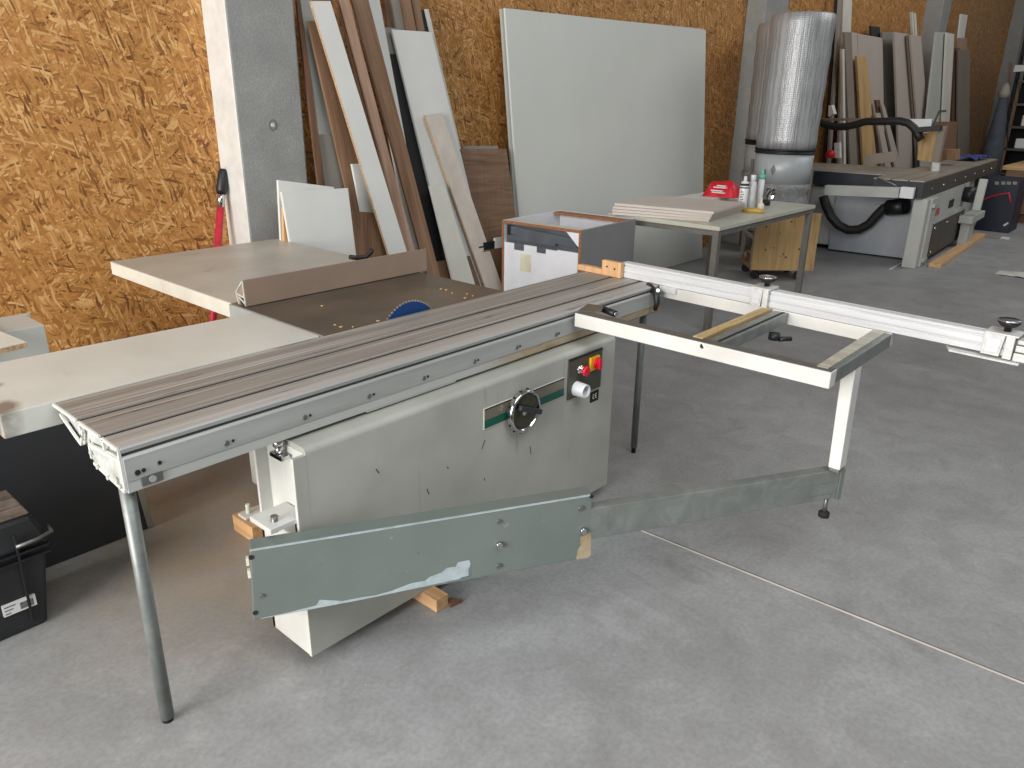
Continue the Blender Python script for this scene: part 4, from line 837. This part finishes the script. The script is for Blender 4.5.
# cart with plywood board under/behind the bench
ca = on(751, 270, z=.1); cbp = on(813, 271, z=.1); cd = (cbp-ca); cd.z = 0; cw = cd.length; cd.normalize(); cbk = Vector((-cd.y, cd.x, 0))
if cbk.x < 0: cbk = -cbk
ct = thing('board_cart', 'wheeled cart with a knotty plywood end, behind the workbench legs', 'cart', (ca.x+.3, ca.y-.1, 0))
b = MB().hexa([ca+cbk*.0, ca+cd*cw, ca+cd*cw+cbk*.02, ca+cbk*.02], [ca+Vector((0, 0, .55)), ca+cd*cw+Vector((0, 0, .55)), ca+cd*cw+cbk*.02+Vector((0, 0, .55)), ca+cbk*.02+Vector((0, 0, .55))])
pe = b.build('plywood_end', M['pine_lt'], ct, bevel=.002)
b = MB()
for (s, z) in ((.14, .50), (.34, .47), (.40, .52), (.52, .49), (.1, .42), (.24, .36), (.12, .2), (.2, .22), (.27, .14), (.33, .13), (.3, .16), (.45, .21)):
    p = ca+cd*s*cw/.62+Vector((0, 0, z)); b.cyl(p-cbk*.0005, p+cbk*.001, random.uniform(.006, .013), 10)
b.build('knots', M['oak_dk'], ct, pe)
CL_ = .46
b = MB().hexa([ca+cbk*.02-Vector((0, 0, .0)), ca+cd*cw+cbk*.02, ca+cd*cw+cbk*CL_, ca+cbk*CL_], [v+Vector((0, 0, .04)) for v in (ca+cbk*.02, ca+cd*cw+cbk*.02, ca+cd*cw+cbk*CL_, ca+cbk*CL_)]); b.build('platform', M['oak'], ct, bevel=.002)
for s in (.01, cw-.04):
    for t2 in (.04, CL_-.04): p = ca+cd*s+cbk*t2; MB().bar(p+Vector((0, 0, .04)), p+Vector((0, 0, .52)), .03, .03, (1, 0, 0)).build('upright', M['taupe'], ct)
for hz_ in (.3, .45): MB().bar(ca+cd*.01+cbk*.04+Vector((0, 0, hz_)), ca+cd*.01+cbk*CL_+Vector((0, 0, hz_)), .025, .03).build('side_rail', M['taupe'], ct)
for s in (.06, cw-.12):
    for t2 in (.07, CL_-.06):
        p = ca+cd*s+cbk*t2; b = MB().cyl(p+Vector((-.015, .0, -.06)), p+Vector((.015, 0, -.06)), .04, 18); b.box(p.x-.02, p.x+.02, p.y-.02, p.y+.02, .08, .10); b.build('caster', M['black'], ct)
for k in range(3):
    b = MB(); p0 = ca+cd*.06+cbk*.05+Vector((0, 0, .045+k*.025)); b.hexa([p0, p0+cd*(cw-.16), p0+cd*(cw-.16)+cbk*(CL_-.09), p0+cbk*(CL_-.09)], [v+Vector((0, 0, .02)) for v in (p0, p0+cd*(cw-.16), p0+cd*(cw-.16)+cbk*(CL_-.09), p0+cbk*(CL_-.09))])
    tag(b.build('offcut_board', M['oak_dk'] if k % 2 else M['brown_edge'], frame=Matrix.Translation(p0)), ['bottom', 'middle', 'top'][k]+' reddish offcut panel lying inside the wheeled cart', 'board', 'offcuts on the cart')

# dust collector bags
def dust_bag(cx, cy, r0, r1, zrim, ztop, label, shift, extras):
    d = thing('dust_collector', label, 'dust collector', (cx, cy, 0))
    n_ = 14; pts = []; rr = []
    for k in range(n_+1):
        t = k/n_; pts.append((cx+shift[0]*t, cy+shift[1]*t, zrim+(ztop-zrim)*t)); rr.append(r0+(r1-r0)*t+.004*math.sin(k*2.1))
    pts += [(cx+shift[0], cy+shift[1], ztop+.012), (cx+shift[0], cy+shift[1], ztop+.02)]; rr += [r1-.02, .02]
    MB().tube(pts, rr, 64).build('foil_bag', M['foil'], d)
    b = MB().lathe((cx, cy, zrim-.05), (0, 0, 1), [(0, r0+.004), (.016, r0+.01), (.018, r0+.002), (.034, r0+.002), (.036, r0+.012), (.052, r0+.010)], 56); b.build('clamp_band', M['black'], d)
    b = MB().lathe((cx, cy, zrim-.36), (0, 0, 1), [(0, r0-.012), (.32, r0-.004)], 56); hs = b.build('drum_housing', M['duct'], d)
    b = MB(); n2 = 10; pts = []; rr = []
    for k in range(n2+1):
        t = k/n2; pts.append((cx, cy, zrim-.34-t*(zrim-.34-.36))); rr.append(r0-.006+.018*math.sin(k*1.9+.5))
    b.tube(pts, rr, 48); b.build('collection_bag', M['plastic'], d)
    b = MB()
    for k in range(3): a = k*2*PI/3+.8; b.bar((cx+math.cos(a)*(r0+.0), cy+math.sin(a)*(r0+.0), 0), (cx+math.cos(a)*(r0-.01), cy+math.sin(a)*(r0-.01), zrim-.2), .035, .035, (1, 0, 0))
    b.box(cx-r0*.7, cx+r0*.7, cy-r0*.7, cy+r0*.7, .30, .34); b.build('stand', M['bench_steel'], d)
    if extras:
        hd = Vector((CAM.x-cx, CAM.y-cy, 0)).normalized(); sdv = Vector((hd.y, -hd.x, 0)); sdv = sdv if sdv.dot(_r) > 0 else -sdv
        def onr(a, z, o=.0): v = (hd*math.cos(a)+sdv*math.sin(a))*(r0-.002+o); return Vector((cx, cy, z))+v
        a0, zc = -.32, zrim-.20
        b = MB().add([onr(a0, zc+.055), onr(a0+.09, zc), onr(a0, zc-.055), onr(a0-.09, zc)], [(0, 1, 2, 3)]); lab(b.build('diamond_mark', M['slide'], d, hs), 'dark diamond sticker')
        b = MB(); vs2 = []
        for i_ in range(5):
            for j in range(5): vs2.append(onr(-.4+.06*i_, zrim-.52+.035*j, .012+random.uniform(0, .02)))
        b.add(vs2, [(i_*5+j, i_*5+j+1, i_*5+j+6, i_*5+j+5) for i_ in range(4) for j in range(4)]); lab(b.build('foil_patch', M['chrome'], d, hs), 'crumpled shiny foil patch')
    return d
d1 = (7.40, 1.655)
zr = on(782, 149, x=7.2).z; zt_ = on(800, 14, x=7.25).z
dust_bag(d1[0], d1[1], .292, .300, zr, zt_, 'front dust collector bag wrapped in shiny foil bubble wrap, behind the workbench', (.0, -.01), True)
d2 = (8.10, 2.13)
zr2 = on(758, 140, x=7.9).z; zt2_ = on(768, 24, x=7.9).z
dust_bag(d2[0], d2[1], .28, .285, zr2, zt2_, 'rear foil-wrapped dust collector bag, half hidden left behind the front one', (0, 0), False)

# ================================================================== SECOND PANEL SAW
O2 = Vector((8.15, .47, 0)); A2_ = math.radians(3.)
s2 = thing('panel_saw', 'second panel saw with dark sliding table, standing far behind the workbench', 'panel saw', tuple(O2), A2_)
def lo2(p): return ROOTS[s2].inverted() @ Vector(p)
def bx2(nm, dims, mat, bevel=.003, parent=None, lbl=None):
    b = MB().box(*dims); o = b.build(nm, mat, s2, parent, bevel, local=True)
    if lbl: lab(o, lbl)
    return o
bx2('base_cabinet', (.55, 3.3, .07, 1.3, .06, .72), M['m2_grey'])
bx2('front_skirt', (.3, 2.5, .0, .07, .44, .72), M['m2_grey'])
stb = bx2('sliding_table', (0, 4.35, 0, .5, .72, .885), M['m2_dark'])
b = MB()
for ya, yb in ((.01, .15), (.165, .32), (.335, .5)): b.box(0, 4.35, ya, yb, .886, .90)
b.build('table_top', M['m2_top'], s2, stb, .002, local=True)
bx2('end_plate', (-.012, .0, .0, .5, .74, .89), M['m2_navy'], parent=stb)
for x in (.35, .9, 1.5, 2.1, 2.7, 3.3, 3.9): MB().cyl((x, .0, .8), (x, -.008, .8), .012, 8).build('screw_head', M['chrome'], s2, stb, local=True)
mt = bx2('saw_table', (.5, 1.7, .51, 1.8, .85, .898), M['m2_top'])
bx2('table_apron', (.47, .5, .51, 1.8, .74, .89), M['m2_navy'])
bx2('side_table', (.8, 2.0, 1.8, 2.08, .86, .90), M['blackm'])
b = MB().box(.05, .17, -.05, .09, 0, .72); b.box(.17, .42, -.07, .05, 0, .72); lgo = b.build('front_leg', M['m2_grey'], s2, None, .012, local=True)
b = MB().box(.2, .36, -.09, -.05, .62, .66); b.box(.2, .36, -.09, -.05, .05, .09); b.build('leg_clamp', M['alu_side'], s2, lgo, .006, local=True)
dk = bx2('dust_cover', (.43, 2.1, -.075, -.01, .07, .43), M['m2_dark'], lbl='dark lower cover panel')
bx2('cover_lip', (.43, 2.1, -.08, -.0, .43, .45), M['alu_side'], parent=dk)
for (x, z) in ((.5, .38), (.5, .12), (1.1, .38), (1.8, .38)): MB().cyl((x, -.074, z), (x, -.086, z), .014, 8).build('cover_bolt', M['chrome'], s2, dk, local=True)
q = on(936.5, 212.5, y=.47); b = MB().add([lo2(on(u, v, y=.468)) for u, v in ((932.5, 210), (940, 207.5), (939, 214.5), (933, 217))], [(0, 1, 2, 3)]); lab(b.build('red_emblem', M['rust'], s2, None, local=True), 'faded red emblem')
p_ = lo2(on(955, 209, y=.47)); p2_ = lo2(on(960, 200, y=.47)); MB().box(p_.x, p2_.x+.1, -.008, .002, p_.z, p2_.z).build('black_switch', M['black'], s2, None, .002, local=True)
p_ = lo2(on(968, 197, y=.47)); MB().lathe((p_.x+.3, .0, p_.z), (0, -1, 0), [(0, .09), (.12, .1), (.13, .06)], 22).build('motor_knob', M['black'], s2, None, local=True)
pv0 = on(984, 179, y=.35); pv1 = on(976, 211, y=.35)
b = MB().bar(lo2(pv1), lo2(pv0), .09, .05, (1, 0, 0)); b.build('lever_post', M['m2_grey'], s2, None, .01, local=True)
pc0 = lo2(on(967, 224, y=.38)); pc1 = lo2(on(981, 212, y=.38)); MB().box(pc0.x, pc1.x+.2, pc0.y-.05, pc0.y+.1, pc0.z, pc1.z).build('carriage_block', M['m2_grey'], s2, None, .006, local=True)
MB().box(pc0.x+.1, pc0.x+.4, pc0.y-.02, pc0.y+.08, 0.0, pc0.z).build('rear_foot', M['m2_grey'], s2, None, .004, local=True)
# beam with white switch box
w0 = on(826, 189.5, z=.725); w1 = on(899, 201, z=.725)
w0 = Vector((8.42, 2.0, .735)); w0 = on(826, 190, x=8.09); w1 = on(900, 192.5, x=8.06)
b = MB().bar(lo2(w0), lo2(w1), .08, .105, (0, 0, 1)); bmo = b.build('support_beam', M['m2_grey'], s2, None, .003, local=True)
k0 = on(899.5, 197.5, x=8.06); k1 = on(915, 187.5, x=8.06)
MB().box(8.02-O2.x, 8.09-O2.x, min(k0.y, k1.y)-O2.y, max(k0.y, k1.y)-O2.y, k0.z, k1.z).build('white_switch_box', M['white_pl'], s2, None, .006, local=True)
b = MB().tube([lo2(on(u, v, x=8.08)) for u, v in ((877, 178), (886, 181), (893, 184), (899, 188))], .008, 8); b.build('thin_cable', M['steel'], s2, None, local=True)
# grey side sheet
g0 = on(832, 246, x=8.9); g1 = on(909, 258, x=8.9)
MB().box(.5, .53, .1, 1.0, .02, .66).build('side_sheet', M['m2_sheet'], s2, None, .002, local=True)
b = MB().tube([lo2(on(u, v, x=8.5)) for u, v in ((823, 196), (826, 206), (831, 217), (838, 225), (848, 230), (859, 229.5), (869, 224), (877, 215), (884, 208), (890, 206))], .05, 14); b.build('suction_hose', M['hose'], s2, None, local=True)
b = MB().cyl(lo2(on(888, 208, x=8.5)), lo2(on(906, 206, x=8.45)), .085, 20); b.build('hose_port', M['black'], s2, None, local=True)
b = MB().tube([lo2(on(u, v, x=9.7)) for u, v in ((818, 122), (826, 124.5), (836, 127), (847, 126.5), (858, 124), (866, 121.5), (882, 121.5), (899, 121), (908, 123), (914, 128), (918, 135), (921, 140))], .045, 14); b.build('guard_hose', M['hose'], s2, None, local=True)
b = MB().bar(lo2(on(820, 119.5, x=9.75)), lo2(on(905, 119.5, x=9.75)), .05, .03); b.build('guard_arm', M['taupe'], s2, None, local=True)
h4 = [on(u, v, x=9.7) for u, v in ((903, 119), (932, 119), (930.5, 128), (918, 127.5))]
b = MB().prism([lo2(p) for p in h4], (.12, 0, 0)); b.build('guard_hood', M['white_pl'], s2, None, .006, local=True)
b = MB().bar(lo2(on(916, 130, x=9.7)), lo2(on(941, 128, x=9.7)), .1, .06); b.build('guard_mount', M['black'], s2, None, .004, local=True)
b = MB().bar(lo2(on(931, 129, x=9.75)), lo2(on(939, 112, x=9.75)), .02, .02, (1, 0, 0)); b.bar(lo2(on(938.5, 111.5, x=9.75)), lo2(on(946, 111, x=9.75)), .03, .025); b.build('guard_handle', M['black'], s2, None, local=True)
p_ = on(940, 126, x=9.8); b = MB().box(9.8, 9.9, p_.y-.06, p_.y+.02, .895, p_.z); b.build('guard_post', M['taupe'], s2, None, .003)
rp0 = on(865, 165, z=.90); rp1 = on(895, 162, z=.90)
b = MB().prism([lo2(on(u, v, x=9.15)) for u, v in ((864.5, 165.5), (896, 161.5), (895.5, 151), (864.5, 155))], (.03, 0, 0)); b.build('rip_fence', M['taupe'], s2, None, .002, local=True)
b = MB().prism([lo2(on(u, v, x=9.55)) for u, v in ((931, 172), (938.5, 174), (939.5, 163), (932, 162.5))], (.06, 0, 0)); b.build('flip_stop', M['cast_white'], s2, None, .004, local=True)
# things on and beside the second saw
def onx_prism(name, pts, x, th, mat, label, cat, group=None, bev=.003):
    P = [on(u, v, x=x) for u, v in pts]; b = MB().prism(P, (th, 0, 0)); o = b.build(name, mat, frame=Matrix.Translation(P[0]), bevel=bev); return tag(o, label, cat, group)
def snap(z, P): return P
onx_prism('wood_offcut', ((917, 160), (935, 163), (937, 131), (919, 134)), 10.05, .12, M['pine_lt'], 'pale wooden offcut standing on the second saw under its guard', 'wood block')
onx_prism('wood_offcut', ((939, 160), (956, 160), (956, 149.5), (941, 149.5)), 10.6, .2, M['oak'], 'low brown offcut on the second saw, below the square block', 'wood block')
onx_prism('white_carton', ((834.5, 158), (840, 158), (839.5, 142.5), (834, 143)), 9.9, .06, M['paper'], 'small upright white carton on the black side table near the dust bags', 'carton')
q = on(830, 158, x=9.75); b = MB().lathe(q+Vector((0, 0, .0)), (0, 0, 1), [(0, .05), (.05, .06), (.09, .04), (.1, .01)], 16); tag(b.build('red_grinder', M['bagred'], frame=Matrix.Translation(q)), 'small dark red tool beside the upright white carton', 'tool')
onx_prism('white_cup', ((828, 117), (834, 114), (831.5, 105), (828.5, 105.5)), 9.95, .1, M['paper'], 'white plastic cap hung on the slim dark bar', 'cap')
b = MB(); q = on(984, 161, z=.905)
vs = []
for j in range(5):
    for i_ in range(9): vs.append(Vector((11.6+i_*.1, .78+j*.07, .91+.05*abs(math.sin(i_*1.3+j*2.1)))))
b.add(vs, [(j*9+i_, j*9+i_+1, (j+1)*9+i_+1, (j+1)*9+i_) for j in range(4) for i_ in range(8)], True); tag(b.build('blue_film', M['bluefilm'], frame=Matrix.Translation((12, .9, .9))), 'crumpled blue plastic film on the far end of the second saw', 'plastic film')
pk = MB().hexa([(8.45, .24, 0), (11.1, .38, 0), (11.1, .5, 0), (8.45, .36, 0)], [(8.45, .24, .04), (11.1, .38, .04), (11.1, .5, .04), (8.45, .36, .04)]); tag(pk.build('wooden_plank', M['orange_wood'], frame=Matrix.Translation((9.5, .3, 0)) @ Matrix.Rotation(PI/2, 4, 'Y'), bevel=.002), 'brown plank on the floor along the front of the second saw', 'plank')
# navy crate
cr_ = thing('navy_crate', 'dark navy case with a red cable on it, beyond the second saw', 'crate', (11.9, .4, 0))
n0 = on(977, 230, z=0); n1 = on(1009, 233, z=0)
zc_ = on(1000, 178.5, x=n0.x).z
b = MB().box(n0.x, n0.x+.5, n1.y, n0.y+.03, 0, zc_); cbx = b.build('case', M['navy'], cr_, bevel=.008)
b = MB().tube([on(u, v, x=n0.x-.012) for u, v in ((978, 204), (985, 199), (993, 196), (1003, 194), (1009, 193), (1010, 199), (1011, 203))], .012, 8); lab(b.build('red_cable', M['pole'], cr_), 'red cable')
for u in (995, 1001.5, 1007, 1013): MB().add([on(u+du, v, x=n0.x-.004) for du, v in ((0, 181.5), (4, 181.8), (3.7, 184.8), (-.2, 184.5))], [(0, 1, 2, 3)]).build('white_sticker', M['gry'], cr_, cbx)
MB().add([on(u, v, x=n0.x-.004) for u, v in ((1003, 225), (1008, 222), (1008.5, 223.5), (1004, 226.5))], [(0, 1, 2, 3)]).build('white_sticker', M['paper'], cr_, cbx)
# wood stack, far right
w_x = 12.7
for k, (z0, z1, lbl, m_) in enumerate(((.0, .12, 'dark bottom beam of the timber pile at the right edge', M['oak_dk']), (.13, .42, 'lower thick timber of the pile at the right edge', M['oak']), (.44, .56, 'middle dark timber of the pile at the right edge', M['taupe']), (.57, .74, 'upper brown timber of the pile at the right edge', M['oak']), (.745, .80, 'pale plank on top of the timber pile at the right edge', M['pine_lt']))):
    fm = Matrix.Translation((12.8, .2, z0)) @ Matrix.Rotation(PI/2, 4, 'X')
    b = MB().box(12.9-.05*k, 14.4, -1.4, .46+.05*k, z0, z1); tag(b.build('stacked_timber', m_, frame=fm, bevel=.004), lbl, 'timber', 'timber pile at the right edge')
# shelf rack and clutter beyond
rk = thing('storage_rack', 'dark cluttered storage rack beyond the timber pile at the right edge', 'rack', (17.5, .9, 0))
b = MB()
X0r = 17.0
for y in (1.55, .6, -.4): b.box(X0r, X0r+.06, y-.03, y+.03, 0, 3.0); b.box(X0r+.7, X0r+.76, y-.03, y+.03, 0, 3.0)
b.build('upright', M['blackm'], rk)
b = MB()
for z in (.35, .8, 1.2, 1.6, 2.0, 2.4): b.box(X0r, X0r+.76, -.4, 1.55, z, z+.04)
b.build('shelf', M['m2_dark'], rk)
b = MB().box(X0r+.72, X0r+.75, -.4, 1.55, 0, 3.0); b.build('back_panel', M['blackm'], rk)
random.seed(3)
rack_l = ['small white carton on the storage rack, top shelf', 'grey tool case on the storage rack, second shelf', 'green tin on the storage rack, third shelf', 'pale bundle on the storage rack, fourth shelf', 'white roll on the storage rack, lowest shelf']
for k, (z, y, w, h, m_) in enumerate(((2.44, 1.25, .3, .2, M['paper']), (2.04, 1.1, .4, .22, M['gry']), (1.64, 1.2, .2, .22, M['green_m']), (1.24, 1.15, .35, .2, M['cream']), (.84, 1.2, .3, .18, M['paper']))):
    b = MB().box(X0r+.05, X0r+.4, y-w/2, y+w/2, z+.001, z+h); tag(b.build(['white_carton', 'tool_case', 'green_tin', 'cloth_bundle', 'white_roll'][k], m_, frame=Matrix.Translation((X0r+.2, y, z)), bevel=.02), rack_l[k], ['carton', 'tool case', 'tin', 'bundle', 'roll'][k])
rb((1009.5, 62), (1011.8, 62), (1008, 150), (1011, 150), .55, 'slim pinkish board at the far right edge behind the rack', M['oak_pink'])
rb((1021, 45), (1029, 45), (1019, 150), (1027, 150), .60, 'grey board at the very right edge of the photo', M['gry'])
onx_prism('wall_bracket', ((1013, 72), (1015, 65), (1030, 65), (1030, 71)), 16.4, .3, M['mdf_g'], 'pale grey machine hood jutting in at the right edge', 'machine hood')
# green drill-like machine
gm = thing('green_machine', 'dark green bench machine on the timber pile at the right edge', 'machine', (13.6, .35, .80))
q = on(1016, 132, x=13.4)
b = MB().box(13.35, 13.75, .02, .42, .80, .84); b.build('machine_base', M['m2_dark'], gm, bevel=.005)
b = MB().cyl((13.55, .22, .84), (13.55, .22, 1.28), .08, 16); b.build('column', M['gry'], gm)
b = MB().lathe((13.3, .22, 1.36), (1, 0, 0), [(0, .08), (.05, .14), (.42, .14), (.5, .09)], 20); b.build('motor_head', M['green_m'], gm)
# closed cloth by pillar 4
qb_ = on(992, 155, x=16.6); qt_ = on(987.5, 109, x=16.6)
sk_ = thing('covered_stand', 'tapered dark blue cloth cover with pale top beside the far pillar', 'cover', (16.6, qb_.y, 0))
c_ = Vector((16.6, qb_.y, 0)); t_p = Vector((16.6, qb_.y+.02, 0))
b = MB().tube([c_+Vector((0, 0, .0)), c_+Vector((0, 0, .9)), c_+Vector((0, 0, 1.3)), t_p+Vector((0, 0, 1.75))], [.20, .17, .12, .07], 20); b.build('cloth', M['sack'], sk_)
b = MB().lathe(t_p+Vector((0, 0, 1.73)), (0, 0, 1), [(0, .08), (.08, .10), (.2, .07), (.26, .03)], 14); lab(b.build('pale_top', M['gry'], sk_), 'pale tied top')
# rag and scraps on floor
q = on(1014, 275, z=0); vs = []; b = MB()
for j in range(6):
    for i_ in range(9): vs.append(q+Vector(((j-2.5)*.05, -(i_-3)*.05, .004+.05*abs(math.sin(i_*1.1+j*1.7))*(1-abs(i_-4)/5)*(1-abs(j-2.5)/3.2))))
b.add(vs, [(j*9+i_, j*9+i_+1, (j+1)*9+i_+1, (j+1)*9+i_) for j in range(5) for i_ in range(8)], True); tag(b.build('crumpled_rag', M['rag'], frame=Matrix.Translation(q)), 'crumpled pale rag on the concrete floor at the right edge', 'rag')
for k, (u, v, s, lbl) in enumerate(((1005, 239, .05, 'paler of two paper scraps on the floor before the navy case'), (993, 238, .08, 'grey crumpled film on the floor before the navy case'))):
    q = on(u, v, z=0); b = MB().prism([q+Vector((s*dx, s*dy, .001)) for dx, dy in ((-1, -.8), (.6, -1), (1, .7), (-.4, 1))], (0, 0, .02)); tag(b.build('paper_scrap' if k == 0 else 'crumpled_film', M['paper'] if k == 0 else M['gry'], frame=Matrix.Translation(q)), lbl, 'scrap')
q = on(958-50, 266, z=0); b = MB().bar(on(890.5, 269, z=.006), on(902, 263, z=.006), .02, .01); tag(b.build('wood_strip', M['cream'], frame=Matrix.Translation(q)), 'thin pale strip on the floor left of the second saw leg', 'scrap')

# ================================================================== LIGHT, WORLD, CAMERA
def area(name, loc, target, sx, sy, power, col=(1, 1, 1)):
    l = bpy.data.lights.new(name, 'AREA'); l.shape = 'RECTANGLE'; l.size = sx; l.size_y = sy; l.energy = power; l.color = col
    o = bpy.data.objects.new(name, l); COL.objects.link(o); o.location = loc
    o.rotation_euler = (Vector(target)-Vector(loc)).to_track_quat('-Z', 'Y').to_euler(); return o
area('door_light', (-6.5, -.4, 2.5), (1.5, .1, .7), 4.6, 4.4, 900, (1., .985, .955))
area('roof_light', (.2, -3.2, 5.4), (1.0, -.6, 0), 4.5, 3.5, 200, (.96, .985, 1.))
area('far_fill_light', (11., -2.5, 6.), (11.5, 1.5, .6), 6, 3, 165, (1., .99, .97))  # unseen fill lamp, added to brighten the far boards and second saw
w = bpy.data.worlds.new('World'); SC.world = w; w.use_nodes = True
w.node_tree.nodes['Background'].inputs['Color'].default_value = (.95, .98, 1., 1); w.node_tree.nodes['Background'].inputs['Strength'].default_value = .16

cd_ = bpy.data.cameras.new('Camera'); co_ = bpy.data.objects.new('Camera', cd_); COL.objects.link(co_)
cd_.sensor_fit = 'HORIZONTAL'; cd_.sensor_width = 36; cd_.lens = FPX/1024*36; cd_.clip_end = 200; cd_.clip_start = .02
co_.matrix_world = Matrix(((_r.x, _u.x, -_f.x, CAM.x), (_r.y, _u.y, -_f.y, CAM.y), (_r.z, _u.z, -_f.z, CAM.z), (0, 0, 0, 1)))
SC.camera = co_
SC.view_settings.view_transform = 'Standard'; SC.view_settings.look = 'None'; SC.view_settings.exposure = 0.; SC.view_settings.gamma = 1.
